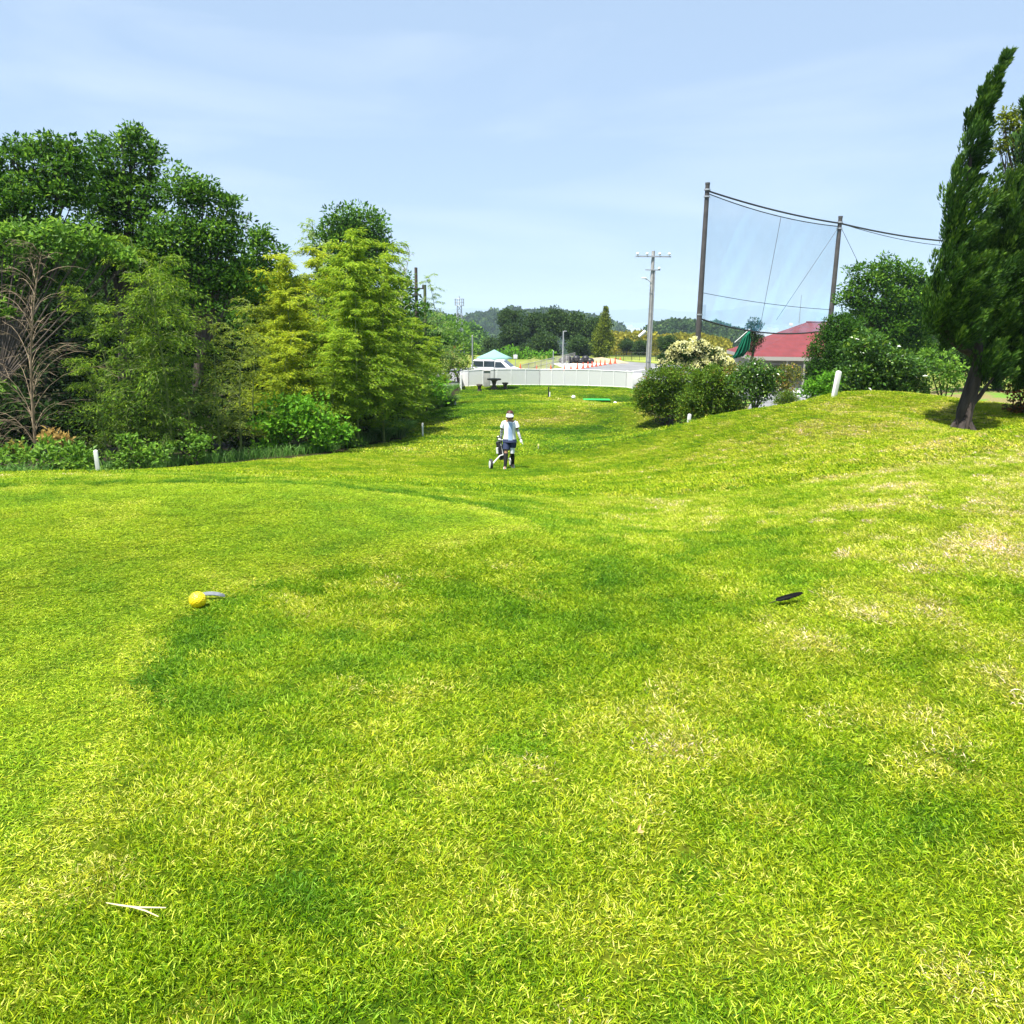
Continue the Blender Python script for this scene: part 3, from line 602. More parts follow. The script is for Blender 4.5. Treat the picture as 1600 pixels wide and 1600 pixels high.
# right side plants -----------------------------------------------------
plant('azalea_bush','large clipped azalea bush nearest the white fence, left of the bush pair','bush',1045,33.5,[(1015,612,20),(1035,600,27),(1065,598,27),(1030,632,24),(1060,630,28),(1005,625,15)],L_AZAL,.095,.22,1.4,2.0,.05,flatz=.8)
plant('azalea_bush','large clipped azalea bush behind the short white stake with russet new growth','bush',1105,31,[(1088,630,26),(1110,600,28),(1135,612,24),(1120,640,26),(1100,655,20),(1145,635,18),(1080,648,18),(1130,655,16)],L_AZAL,.095,.22,1.4,2.0,.05,flatz=.8)
plant('flowering_shrub','tall shrub covered in cream yellow blossom behind the azaleas','shrub',1090,39,[(1065,555,20),(1085,552,22),(1110,562,20),(1048,572,18),(1130,575,16),(1095,580,26)],L_DARK,.12,.3,1.1,1.2,.06,flowers=(L_FLOW,210,.085,'blossom'))
plant('shrub','russet leaved shrub behind the azaleas left of the small tree','shrub',1150,38,[(1150,582,15),(1140,590,14),(1157,600,14)],L_PHOT,.1,.25,1,1.2,.04)
plant('camellia_tree','small glossy evergreen tree on a short dark trunk beside the azaleas','tree',1172,27,[(1180,583,20),(1165,598,18),(1200,592,17),(1182,612,20),(1200,612,12)],L_CAMEL,.10,.22,1.1,1.8,.075,flatz=.8)
plant('photinia_bush','bush with reddish gold young leaves in front of the house door','bush',1222,42,[(1210,588,20),(1235,590,18),(1222,602,20),(1200,598,14)],L_PHOT,.13,.3,1,1.3,.05)
plant('clipped_bush','low rounded brownish bush beside the grey path','bush',1228,40,[(1222,627,12),(1236,626,11),(1229,622,11)],L_AZAL,.08,.18,1.2,1.5,.03)
plant('hedge_bush','bright green leafy bush left of the leaning white stake on the mound','bush',1290,31,[(1265,612,15),(1285,604,20),(1305,600,18),(1328,600,16),(1290,618,18),(1320,618,18)],L_LIME,.13,.28,1.1,1.4,.04)
plant('clipped_conifer','tall clipped dome of dense dark green conifer hiding the house corner','tree',1305,37,[(1316,516,22),(1303,520,20),(1330,524,20),(1298,545,28),(1325,545,28),(1292,572,28),(1325,572,30),(1288,596,26),(1320,600,30)],L_HEDGE,.10,.17,1.3,1.8,.12,flatz=1.3,up=.1,shell=.85)
plant('round_tree','large round evergreen tree behind the clipped conifer dome','tree',1385,48,[(1352,432,22),(1385,425,24),(1418,432,20),(1335,465,24),(1370,465,34),(1415,470,34),(1440,455,18),(1350,505,28),(1400,515,36),(1440,510,26),(1380,550,34),(1430,550,30)],L_BROAD,.19,.42,1.1,1.9,.3,flatz=.6,maxn=170000)
plant('camellia_bush','big glossy leaved camellia bush standing behind the grassy mound','bush',1375,26.5,[(1352,538,22),(1340,552,20),(1370,562,28),(1340,582,24),(1398,575,28),(1395,600,32),(1360,605,30),(1430,585,24),(1418,612,28),(1340,612,22),(1436,618,16)],L_CAMEL,.125,.25,1.1,1.9,.06,flatz=.7)
plant('small_tree','slender small tree with thin forked trunk left of the big juniper trunk','tree',1476,27,[(1462,575,22),(1485,570,22),(1470,600,18),(1495,600,18),(1448,560,16)],L_BROAD2,.12,.26,1.0,1.0,.06,flatz=.5)
plant('red_leaf_bush','bush with red and dark green leaves cut by the right edge','bush',1600,19,[(1590,615,16),(1585,640,14),(1607,645,22),(1590,598,12)],L_RED,.09,.2,1,1.3,.04)
plant('broadleaf_tree','dark tree in the shade far behind the juniper trunk','tree',1560,42,[(1530,560,40),(1580,540,50),(1550,590,30),(1620,570,50),(1500,540,40)],L_DARK,.2,.6,1,1.1,.2)
# twisted junipers
def juniper(label, base, axis, seed, trunkpts, nl):
    t = thing('twisted_juniper', label, 'tree', base)
    rn = np.random.default_rng(seed); P, A, Nn, c = [], [], [], []
    swirl = np.array([.42,-.05,1.0])
    for (ctr, r) in axis:
        k = max(14 if r > .08 else 4, int(nl*1.15*(r/.5)**2))
        for j in range(k):
            d = unit(rn.normal(size=(1,3)))[0]; o = np.array(ctr)+d*r*np.array([1,1,1.1])*(.35+.6*rn.random()**.6)
            L_ = (.36+.42*rn.random())*min(1.25, .28+r*1.7); w_ = L_*.27
            ax = unit((swirl + d*np.array([.55,.55,.15]) + rn.normal(size=3)*.16)[None])[0]
            m_ = 80; s = rn.random(m_)**.8; e = unit(rn.normal(size=(m_,3)))
            prof = np.sin(np.pi*np.clip(s*.9+.08,0,1))**.8*(1-s*.5)
            q = o + ax*(s[:,None]-.3)*L_ + e*(w_*prof)[:,None]*.85
            P.append(q); A.append(ax*1.0+e*.55); Nn.append(e+rn.normal(size=(m_,3))*.3); c.append(np.clip(.22+rn.normal()*.13+s*.5+rn.normal(size=m_)*.15,0,1))
    P = np.concatenate(P); m_ = len(P)
    leaves('crown', P, np.concatenate(A), np.concatenate(Nn), .10*(.7+.6*rn.random(m_)), .038, L_JUNI, t, np.concatenate(c), off=base)
    mb = MB()
    pts, rad = trunkpts
    for k in range(4):   # fluted trunk: several intertwined strands
        ph = k*1.57; mb.tube([p+Vector((math.cos(ph+i*.6), math.sin(ph+i*.6),0))*rad[i]*.5 for i, p in enumerate(pts)], [r*.55 for r in rad], 8)
    for k in range(6):
        a = k*1.05; b0 = pts[0]; mb.tube([b0+Vector((0,0,.35)), b0+Vector((math.cos(a)*.20, math.sin(a)*.20,.04)), b0+Vector((math.cos(a)*.38, math.sin(a)*.38,-.10))], [.08,.07,.03], 6)
    for i in [q for q in range(0, len(axis), 2) if axis[q][1] > .22]:
        cc = Vector(axis[i][0]); j = min(range(len(pts)), key=lambda q: abs(pts[q].z-(cc.z-.6))); mb.tube([pts[j], pts[j].lerp(cc,.5)+Vector((0,0,-.08)), cc], [rad[j]*.5, rad[j]*.3, .02], 6)
    mb.build('trunk', pbr('juniper_bark',(.065,.05,.042),.95,var=.6,scale=9,bump=1.0,bscale=18,stretch=(1,1,.15)), t, off=base)
    return t
YJ = 17.5; jb = on(1503, YJ)
ax1 = [(1470,520,22),(1484,528,18),(1462,498,20),(1475,490,28),(1482,460,32),(1490,420,34),(1495,385,30),(1502,350,30),(1504,315,25),(1510,285,22),(1514,255,19),(1519,225,16),(1524,198,14),(1532,175,11),(1542,152,9),(1551,132,5),(1559,118,2.5),(1565,107,2.2),(1569,98,1.5),(1573,90,1.0),
       (1500,480,34),(1502,520,24),(1515,440,30),(1545,565,22),(1552,590,20),(1462,460,20)]
ax2 = [(1525,400,30),(1540,450,38),(1530,500,36),(1560,400,36),(1560,350,30),(1570,310,26),(1560,470,40),(1555,520,38),(1580,440,40),(1590,380,34),(1585,500,40),(1570,560,34),(1600,540,36),(1545,555,26),(1590,330,28),(1600,280,24),(1610,230,22),(1625,180,20),(1610,430,40),(1620,590,26),(1600,590,22)]
def tox(l, Y0): return [((at(u, v, Y0+random.uniform(-.25,.25))), r*pxm(Y0)) for u, v, r in l]
tp = [on(1503, YJ), at(1508,640,YJ), at(1520,600,YJ), at(1530,560,YJ), at(1522,510,YJ), at(1512,440,YJ), at(1506,340,YJ), at(1520,220,YJ)]
juniper('tall twisted juniper with fluted trunk, its pointed tip leaning right against the sky', jb, tox(ax1, YJ), 3, (tp, [.20,.165,.14,.125,.10,.07,.05,.02]), 34)
Y2 = 18.6; jb2 = on(1640, Y2)
tp2 = [on(1640,Y2), at(1625,600,Y2), at(1600,520,Y2), at(1590,440,Y2), at(1595,350,Y2), at(1615,240,Y2)]
juniper('broad dark juniper cut by the right edge behind the leaning one', jb2, tox(ax2, Y2), 5, (tp2, [.22,.2,.17,.14,.1,.05]), 30)
plant('yellowish_tree','yellow green tree top cut by the right edge above the broad juniper','tree',1650,20.5,[(1568,195,13),(1578,178,10),(1592,205,16),(1580,225,14),(1562,232,9),(1600,240,18),(1590,265,14),(1556,305,9),(1560,320,9),(1600,180,12),(1605,215,24),(1640,300,40),(1640,400,40)],L_CYP,.09,.16,1.0,1.3,.12,flatz=.8)

# ------------------------------------------------------------------ built things in the middle distance
def cube_sheet(name, pts, z, mat, kind='structure'):
    mb = MB(); n = len(pts); mb.add([(x,y,z) for x,y in pts]+[(x,y,z-.12) for x,y in pts], [tuple(range(n))]+[(i,(i+1)%n,(i+1)%n+n,i+n)[::-1] for i in range(n)])
    return tag(mb.build(name, mat, smooth=False), kind=kind)
ZL = -5.0
M_ASPH = pbr('asphalt', (.20,.20,.205), .9, var=.3, scale=.6, bump=.3)
M_PAVE = pbr('pale_gravel', (.66,.64,.61), .9, var=.22, scale=.5, bump=.3)
def gp(u, v, z):   # pixel onto a level plane
    d = at(u, v, 1)-Vector((0,0,EZ)); t = (z-EZ)/d.z; return (d.x*t, d.y*t)
lot = [gp(745,590,ZL), gp(745,575,ZL), gp(880,566,ZL), gp(960,562,ZL), gp(1045,569,ZL), (30,100), (26,60.5+4), (-4,65)]
cube_sheet('parking_lot', [(-6,65.5),(-11,96),gp(870,566.5,ZL),gp(962,563.5,ZL),gp(1062,571,ZL),(28,92),(30,66)], ZL, M_ASPH)
cube_sheet('gravel_yard', [gp(850,580,ZL),gp(838,574,ZL),gp(868,568.2,ZL),gp(965,563.9,ZL),gp(968,565,ZL),gp(930,571.5,ZL),gp(895,578,ZL)], ZL+.02, M_PAVE)
mb = MB(); q0 = gp(985,581,ZL); q1 = gp(1040,573,ZL); d = Vector((q1[0]-q0[0], q1[1]-q0[1],0)); n_ = Vector((-d.y,d.x,0)).normalized()*.12
mb.add([(q0[0],q0[1],ZL+.024), (q0[0]+n_.x*2,q0[1]+n_.y*2,ZL+.024), (q1[0]+n_.x*2,q1[1]+n_.y*2,ZL+.024), (q1[0],q1[1],ZL+.024)], [(0,1,2,3)])
tag(mb.build('road_marking', M_WHITE, smooth=False), kind='structure')
# path behind mound
mb = MB(); N_ = 14; pl = []
for i in range(N_):
    t = i/(N_-1); y = 38+42*t; c = on(1215+25*t, y).x; pl.append((c,y))
vv = []; 
for x, y in pl:
    for dx in (-2.0,-.7,.7,2.2): vv.append((x+dx, y, G(x+dx,y)+.035))
mb.add(vv, [(i*4+j, i*4+j+1, i*4+j+5, i*4+j+4) for i in range(N_-1) for j in range(3)])
tag(mb.build('path', M_ASPH), kind='structure')
# turf bank edge beyond the lot (bright dry grass strip)
cube_sheet('grass_verge', [gp(968,563.2,ZL),gp(1000,560.5,ZL),(32,118),(34,100),gp(1066,570,ZL)], ZL+.05, pbr('verge', (.30,.36,.05), .9, var=.35, scale=.8))
# earth pile
def heap(name, label, u, Y, L_, Wd, H, mat, z=ZL):
    c = on(u, Y, z); g = 24; V = []
    for i in range(g+1):
        for j in range(g+1):
            x = (i/g-.5)*2; y = (j/g-.5)*2; r = min(1,(x*x+y*y)**.5); h = H*max(0,(1-r*r))**1.2*(.6+.9*float(fbm(np.array([x*2.5+u]),np.array([y*2.5]),4)[0]))
            V.append((x*L_/2, y*Wd/2, h-.03))
    F = [(i*(g+1)+j,(i+1)*(g+1)+j,(i+1)*(g+1)+j+1,i*(g+1)+j+1) for i in range(g) for j in range(g)]
    mb = MB(); mb.add(V, F); o = mb.build(name, mat); o.location = c; return tag(o, label, 'earth pile')
M_SOIL = pbr('soil', (.42,.34,.22), .95, var=.4, scale=1.2, bump=.8, bscale=6)
heap('earth_pile','low heap of pale tan soil at the far edge of the gravel yard',940,116,8,3,.7,M_SOIL)
heap('earth_pile','small brown soil heap beside the black bags',906,114,3.5,2,.5,pbr('soil_brown',(.30,.20,.10),.95,var=.4,scale=2,bump=.8,bscale=6))
mb = MB()
for k in range(7): mb.sphere((k*.62-2, random.uniform(-.3,.3), .38+.3*(k%2)), .5, 10, 7, (1.1,1,.8))
o = mb.build('rubbish_pile', pbr('black_plastic',(.02,.02,.022),.4,bump=.5,bscale=8)); o.location = on(902,113.5,ZL); tag(o,'heap of black bags at the back of the gravel yard','bags')

# white fence ------------------------------------------------------------
def mesh_panel_mat():
    m, nt, N, L = newmat('white_screen'); o = N.new('ShaderNodeOutputMaterial'); p = N.new('ShaderNodeBsdfPrincipled'); t = N.new('ShaderNodeBsdfTranslucent'); tr = N.new('ShaderNodeBsdfTransparent'); mx = N.new('ShaderNodeMixShader'); m2 = N.new('ShaderNodeMixShader')
    p.inputs['Base Color'].default_value = (.80,.80,.78,1); p.inputs['Roughness'].default_value = .8; t.inputs[0].default_value = (.7,.7,.68,1)
    mx.inputs[0].default_value = .3; L.new(p.outputs[0], mx.inputs[1]); L.new(t.outputs[0], mx.inputs[2]); m2.inputs[0].default_value = .08; L.new(mx.outputs[0], m2.inputs[1]); L.new(tr.outputs[0], m2.inputs[2]); L.new(m2.outputs[0], o.inputs[0]); return m
M_SCR = mesh_panel_mat()
def fence_run(t, A, B, n, H=1.08):
    off = t.location
    for i in range(n+1):
        p = A.lerp(B, i/n); p.z = G(p.x,p.y); MB().tube([p-Vector((0,0,.1)), p+Vector((0,0,H))], .03, 8).build('post', M_WHITE, t, off=off)
    for i in range(n):
        a = A.lerp(B, i/n); b = A.lerp(B,(i+1)/n); a.z = G(a.x,a.y); b.z = G(b.x,b.y); d = (b-a).normalized(); s = Vector((-d.y,d.x,0))*.006
        a2 = a+d*.035; b2 = b-d*.035; z0 = Vector((0,0,.05)); z1 = Vector((0,0,H-.06))
        MB().add([a2+z0-s,b2+z0-s,b2+z1-s,a2+z1-s,a2+z0+s,b2+z0+s,b2+z1+s,a2+z1+s],[(0,1,2,3),(7,6,5,4),(0,4,5,1),(3,2,6,7),(0,3,7,4),(1,5,6,2)]).build('screen_panel', M_SCR, t, smooth=False, off=off)
    up = Vector((0,0,H-.03)); lo = Vector((0,0,.04))
    for q, r in ((up,.028),(lo,.02)):
        pts = []
        for i in range(n+1): p = A.lerp(B,i/n); p.z = G(p.x,p.y); pts.append(p+q)
        MB().tube(pts, r, 6).build('rail', M_WHITE, t, off=off)
fa, fb, fc = on(732,57), on(843,57.7), on(978,56.8)
f1 = thing('fence','long low white screen fence closing off the far end of the fairway','fence',fa)
fence_run(f1, fa, fb, 5, 1.12); fence_run(f1, fb, fc, 7, 1.12)
fence_run(f1, fc, on(988,56.2), 1, 1.15); fence_run(f1, on(719,58.8), fa, 2, 1.12); fence_run(f1, on(721,55.5), on(719,58.8), 2, 1.0)
fz = thing('gate_panel','white gate panel at the right end of the low fence by the utility pole','gate',on(993,56.8))
MB().box((0,0,.55),(.75,.05,.95)).build('panel',M_WHITE,fz,bevel=.01); MB().box((-.42,0,.55),(.06,.08,1.2)).build('post',M_WHITE,fz); MB().box((.42,0,.55),(.06,.08,1.2)).build('post',M_WHITE,fz)

# iron fence and netting fence beyond the lot
def post_fence(label, A, B, n, H, mat, slats=2, nm='fence', net=None):
    t = thing(nm, label, 'fence', A)
    for i in range(n+1): p = A.lerp(B,i/n); MB().tube([p-Vector((0,0,.1)), p+Vector((0,0,H))], .035, 6).build('post', mat, t, off=A)
    for k in range(slats): z = H*(.97-.8*k/max(1,slats-1)); MB().tube([A+Vector((0,0,z)), B+Vector((0,0,z))], .025, 5).build('rail', mat, t, off=A)
    if net:
        mb = MB(); m_ = int((B-A).length/.25)
        for i in range(m_): p = A.lerp(B,(i+.5)/m_); mb.tube([p+Vector((0,0,.1)), p+Vector((0,0,H*.95))], .012, 4)
        mb.build('bars', mat, t, off=A)
    return t
post_fence('dark metal railing along the grass verge beyond the car park', on(962,122,ZL), on(1062,120,ZL), 8, 1.25, M_BLACK, 3, net=True)
post_fence('tan wire fence rising along the left side of the gravel yard', on(815,88,ZL), on(898,117,ZL), 10, 1.3, M_CONC, 3, net=True)
mb = MB(); A_ = on(812,90,ZL); B_ = on(896,118,ZL)
heap('bank','dry grassy bank below the tan wire fence',832,104,8,6,.9,pbr('dry_bank',(.20,.22,.05),.9,var=.4,scale=1))

# cones -------------------------------------------------------------------
M_ORNG = pbr('cone_orange', (.80,.09,.03), .5)
def cone(lab, u, v, grp, s=.72):
    x, y = gp(u, v, ZL+.02); t = thing('traffic_cone', lab, 'traffic cone', (x,y,ZL+.02), 0, grp)
    MB().box((0,0,.025),(.40,.40,.05)).build('base', M_ORNG, t, bevel=.01)
    MB().rings([((0,0,.05),.15,.15),((0,0,.35),.09,.09),((0,0,s),.035,.035)],14).build('cone_body', M_ORNG, t)
CL = [(908,579),(923,578.2),(938,577),(952,575.8),(960.5,574.5)]
cu = [881.5,892,902,911,918.5,925,931.5,938,945,953.5,961,969]
for i, u in enumerate(cu):
    v = 580-(u-881.5)/(969-881.5)*13.5; cone(ORD[i]+' orange cone from the left in the diagonal row across the car park', u, v, 'row of orange cones across the car park')
cone('orange cone by the front bumper of the white van', 813, 578.0, None)
cone('lone orange cone right of the van behind the fence', 838.5, 580.5, None)
cone('orange cone behind the fence beside the thin grey post', 860.5, 580.5, None)

# van ------------------------------------------------------------------------
def van():
    M_VAN = pbr('van_white', (.82,.83,.85), .25, spec=.6); M_GL = pbr('van_glass', (.02,.03,.035), .08, spec=.8); M_TRIM = pbr('dark_trim', (.03,.03,.035), .4)
    c = on(776, 84, ZL); t = thing('minivan','white minivan parked behind the fence under the pale parasol','van',c, R(-12)); t.scale = (1.02,1.02,1.10)
    # side profile, x forward (right)
    prof = [(-2.4,.35),(-2.42,.95),(-2.36,1.35),(-2.2,1.76),(-1.9,1.86),(0.2,1.87),(.75,1.78),(1.55,1.22),(2.15,1.02),(2.38,.82),(2.42,.35)]
    def prism(pr, y0, y1, inset=.0):
        n = len(pr); return [(x,y0,z) for x,z in pr]+[(x,y1,z) for x,z in pr], [tuple(range(n)), tuple(range(2*n-1,n-1,-1))]+[(i,i+n,(i+1)%n+n,(i+1)%n) for i in range(n)]
    mb = MB(); v_, f_ = prism(prof,-.9,.9); v_ = [(x, y*(1-.16*max(0,(z-1.0))), z) for x,y,z in v_]; mb.add(v_, f_); mb.build('body', M_VAN, t, bevel=.05)
    def sidewin(x0,x1,z0,z1,sl=0,nm='side_window'):
        for s in (-1,1):
            y = lambda z: s*(.905-.9*.16*max(0,z-1.0)); q = [(x0,y(z0),z0),(x1,y(z0),z0),(x1-sl,y(z1),z1),(x0,y(z1),z1)]
            q2 = [(a,b+s*.012,c_) for a,b,c_ in q]; MB().add(q+q2,[(0,1,2,3),(4,5,6,7),(0,1,5,4),(1,2,6,5),(2,3,7,6),(3,0,4,7)]).build(nm, M_GL, t, smooth=False)
    sidewin(-2.15,-1.15,1.22,1.70); sidewin(-1.1,-.05,1.22,1.72); sidewin(.02,1.15,1.18,1.66,.55)
    q = [(1.52,-.74,1.27),(1.52,.74,1.27),(.80,.68,1.76),(.80,-.68,1.76)]; q2 = [(x+.03,y,z+.03) for x,y,z in q]
    MB().add(q+q2,[(0,1,2,3),(4,5,6,7),(0,1,5,4),(1,2,6,5),(2,3,7,6),(3,0,4,7)]).build('windshield', M_GL, t, smooth=False)
    for s in (-1,1):
        MB().sphere((1.15,s*1.0,1.25),.13,10,7,(.6,1,.8)).build('mirror', M_VAN, t)
        MB().box((2.33,s*.66,.83),(.16,.36,.14)).build('headlight', pbr('lamp_glass',(.7,.72,.75),.1), t, bevel=.03)
        for x in (-1.5,1.5):
            w_ = MB().tube([(x,s*.74,.33),(x,s*.93,.33)],.33,20).build('wheel', M_RUBBER, t); MB().tube([(x,s*.90,.33),(x,s*.945,.33)],.2,16).build('rim', M_GALV, w_)
    MB().box((2.40,0,.60),(.08,1.2,.26)).build('grille', M_TRIM, t, bevel=.02)
van()
# parasol and stone table
def parasol():
    c = on(772,54.6); M_FAB = leafmat('parasol_cloth', [(0,(.26,.44,.42)),(1,(.28,.47,.44))], .3, .8, .1)
    t = thing('parasol','pale mint green parasol open over the stone table by the fence','parasol',c)
    MB().tube([(0,0,0),(0,0,2.5)],.022,8).build('pole', M_STEELD, t)
    n = 8; V = []; F = []
    for j, (r, z) in enumerate([(.03,2.56),(.45,2.34),(.85,2.16),(1.15,2.04),(1.15,1.95)]):
        for k in range(n*4):
            a = 2*math.pi*k/(n*4); sc = 1-.05*abs(math.sin(a*n/2)); V.append((math.cos(a)*r*sc, math.sin(a)*r*sc, z+(.05*abs(math.sin(a*n/2)) if j > 0 else 0)*r))
    m_ = n*4
    for j in range(4): F += [(j*m_+k, j*m_+(k+1)%m_, (j+1)*m_+(k+1)%m_, (j+1)*m_+k) for k in range(m_)]
    npmesh('canopy', V, F, M_FAB, t, np.full(len(V), .5), smooth=True)
    for k in range(n): a = 2*math.pi*k/n; MB().tube([(0,0,2.24),(math.cos(a)*1.1, math.sin(a)*1.1,1.99)],.008,4).build('rib', M_STEELD, t)
    MS = pbr('dark_stone', (.10,.08,.065), .9, var=.4, scale=6)
    tb = thing('stone_table','dark round stone garden table under the parasol','table',c+Vector((0,.0,0)))
    MB().rings([((0,0,-.05),.26,.26),((0,0,.08),.22,.22),((0,0,.3),.11,.11),((0,0,.55),.17,.17),((0,0,.62),.3,.3)],16).build('pedestal',MS,tb)
    MB().rings([((0,0,.62),.43,.43),((0,0,.65),.46,.46),((0,0,.70),.46,.46),((0,0,.71),.44,.44)],20).build('tabletop',MS,tb)
    for dx, dy, lb in ((-.95,-.1,'round dark stone stool left of the table'),(.72,-.1,'round dark stone stool right of the table')):
        p = Vector((c.x+dx, c.y+dy, G(c.x+dx,c.y+dy))); s_ = thing('stone_stool', lb, 'stool', p)
        MB().rings([((0,0,-.04),.15,.15),((0,0,.18),.10,.10),((0,0,.34),.16,.16)],14).build('pedestal',MS,s_)
        MB().rings([((0,0,.34),.20,.20),((0,0,.43),.20,.20)],16).build('seat',MS,s_)
    p = on(741.5+20,56.2); 
    b = thing('cabinet','pale concrete storage box against the fence behind the table','box',on(761,56.3)); MB().box((0,0,.52),(.42,.5,1.04)).build('casing',M_CONC,b,bevel=.02); MB().box((0,0,1.075),(.5,.58,.06)).build('lid',M_CONC,b,bevel=.01)
parasol()
# poles -----------------------------------------------------------------------
def light_pole(u, Y, vt, label, r=.05, head=None, z=None):
    b = on(u, Y, z); top = at(u, vt, Y).z-b.z; t = thing('lamp_post' if head else 'metal_post', label, 'post', b)
    MB().tube([(0,0,-.15),(0,0,top)],[r,r*.85],8).build('pole', M_GALV, t)
    if head: MB().tube([(0,0,top-.04),(.22,0,top-.02)],.03,6).build('arm', M_GALV, t); MB().box((.32,0,top-.03),(.26,.14,.08)).build('lamp_head', M_GALV, t, bevel=.02)
    else: MB().sphere((0,0,top),r*1.1,8,6).build('cap', M_GALV, t)
light_pole(738,60,525,'plain grey post behind the left end of the white fence',.05)
light_pole(879,112,517,'tall grey lamp post at the edge of the gravel yard',.09,True,ZL)
light_pole(863.5,80,549,'thin grey post behind the fence between two cones',.05,None,ZL)
sg = thing('sign_board','small white notice board on a post behind the white van','sign',on(805,90,ZL)); MB().tube([(0,0,-.1),(0,0,2.3)],.03,6).build('post',M_GALV,sg); MB().box((0,-.04,2.0),(.42,.03,.42)).build('board',M_WHITE,sg,bevel=.005)
# utility pole (concrete)
def utility():
    Y = 58; b = on(1009, Y, -4.6); H = at(1020,392,Y).z-b.z; t = thing('utility_pole','tall grey concrete utility pole with crossarm standing left of the golf net','utility pole',b, R(0))
    MB().tube([(0,0,-.3),(0,0,H)],[.17,.11],14).build('pole', M_CONC, t)
    zc = at(1020,401,Y).z-b.z; MB().box((0,-.14,zc),(2.35,.09,.09)).build('crossarm', M_GALV, t)
    for x in (-1.05,-.42,.42,1.05):
        MB().tube([(x,-.14,zc+.05),(x,-.14,zc+.12)],.02,6).build('insulator_pin', M_GALV, t)
        MB().rings([((x,-.14,zc+.10),.05,.05),((x,-.14,zc+.14),.10,.10),((x,-.14,zc+.2),.10,.10),((x,-.14,zc+.25),.04,.04)],10).build('insulator', M_WHITE, t)
    z2 = at(1020,422,Y).z-b.z; MB().box((0,-.13,z2),(1.0,.08,.07)).build('crossarm', M_GALV, t)
    MB().sphere((.42,-.13,z2+.10),.09,8,6).build('insulator', M_WHITE, t)
    z3 = at(1020,437,Y).z-b.z
    MB().tube([(0,-.1,z3-.25),(-.28,-.1,z3-.02),(-.5,-.1,z3+.06)],.03,6).build('bracket', M_GALV, t); MB().box((-.55,-.1,z3+.1),(.34,.16,.10)).build('lamp', M_WHITE, t, bevel=.02)
    MB().tube([(.16,-.12,0),(.14,-.10,z2)],.045,8).build('cable_pipe', M_GALV, t); MB().tube([(-.13,-.13,0),(-.11,-.12,z3-.4)],.03,8).build('cable_pipe', M_GALV, t)
    z4 = at(1003,521,Y).z-b.z; MB().tube([(-.05,0,z4-.1),(-.35,-.1,z4-.05)],.025,6).build('bracket', M_GALV, t)
    MB().tube([(-.72,-.12,z4-.22),(-.28,-.12,z4+.16)],[.10,.12],12).build('floodlight', M_WHITE, t)
    for k, zz in enumerate((1.6, 3.0, z3-.9)): MB().tube([(0,0,zz),(0,0,zz+.06)],.185-k*.02,14).build('band', M_GALV, t)
utility()
# wooden dark utility poles left
for u, vt, lb in ((653,418,'dark wooden utility pole with small crossarm above the bamboo'),(666,445,'mossy pole close beside the dark wooden utility pole')):
    Y = 49 if u == 653 else 50; b = on(u,Y); H = at(u,vt,Y).z-b.z; t = thing('utility_pole', lb, 'utility pole', b, R(-2)); MB().tube([(0,0,-.2),(0,0,H)],[.13,.085],10).build('pole', M_BARK if u == 653 else pbr('mossy_wood',(.12,.15,.06),.9,var=.4,scale=3), t)
    if u == 653:
        for z_, w_ in ((H-1.15,1.1),(H-1.5,.8)): MB().box((-.1,-.1,z_),(w_,.08,.08)).build('crossarm', M_STEELD, t)
        for x in (-.6,.4): MB().rings([((x,-.1,H-1.13),.05,.05),((x,-.1,H-1.0),.06,.06),((x,-.1,H-.93),.03,.03)],8).build('insulator', M_STEELD, t)
# lattice mast
def mast():
    Y = 260; b = on(718,Y,at(718,560,Y).z); H = at(718,466,Y).z-b.z; t = thing('lattice_mast','distant grey steel lattice mast with a basket top above the woods','mast',b)
    mb = MB(); w0, w1 = 1.5, .6; hp = H*.88
    def cn(z): k = z/hp; w_ = w0*(1-k)+w1*k; return [Vector((sx*w_, sy*w_, z)) for sx, sy in ((-1,-1),(1,-1),(1,1),(-1,1))]
    n = 9; lv = [cn(hp*i/n) for i in range(n+1)]
    for j in range(4): mb.tube([l[j] for l in lv], .13, 4)
    for i in range(n):
        for j in range(4): mb.tube([lv[i][j], lv[i+1][(j+1)%4]], .07, 4); mb.tube([lv[i+1][j], lv[i][(j+1)%4]], .07, 4); mb.tube([lv[i+1][j], lv[i+1][(j+1)%4]], .07, 4)
    mb.build('lattice', M_GALV, t); mb = MB()
    for z in (hp, hp+1.0, H-.2):
        mb.tube([(math.cos(a)*1.35, math.sin(a)*1.35, z) for a in np.linspace(0,6.283,17)], .10, 4)
    for a in np.linspace(0,6.283,13)[:-1]: mb.tube([(math.cos(a)*1.35, math.sin(a)*1.35, hp),(math.cos(a)*1.35, math.sin(a)*1.35, H-.2)], .07, 4)
    for a in np.linspace(0,6.283,7)[:-1]: mb.tube([(0,0,hp),(math.cos(a)*1.35, math.sin(a)*1.35, hp)], .08, 4)
    mb.build('platform', M_GALV, t); MB().tube([(0,0,hp),(0,0,H+.6)], .12, 6).build('antenna', M_GALV, t)
mast()

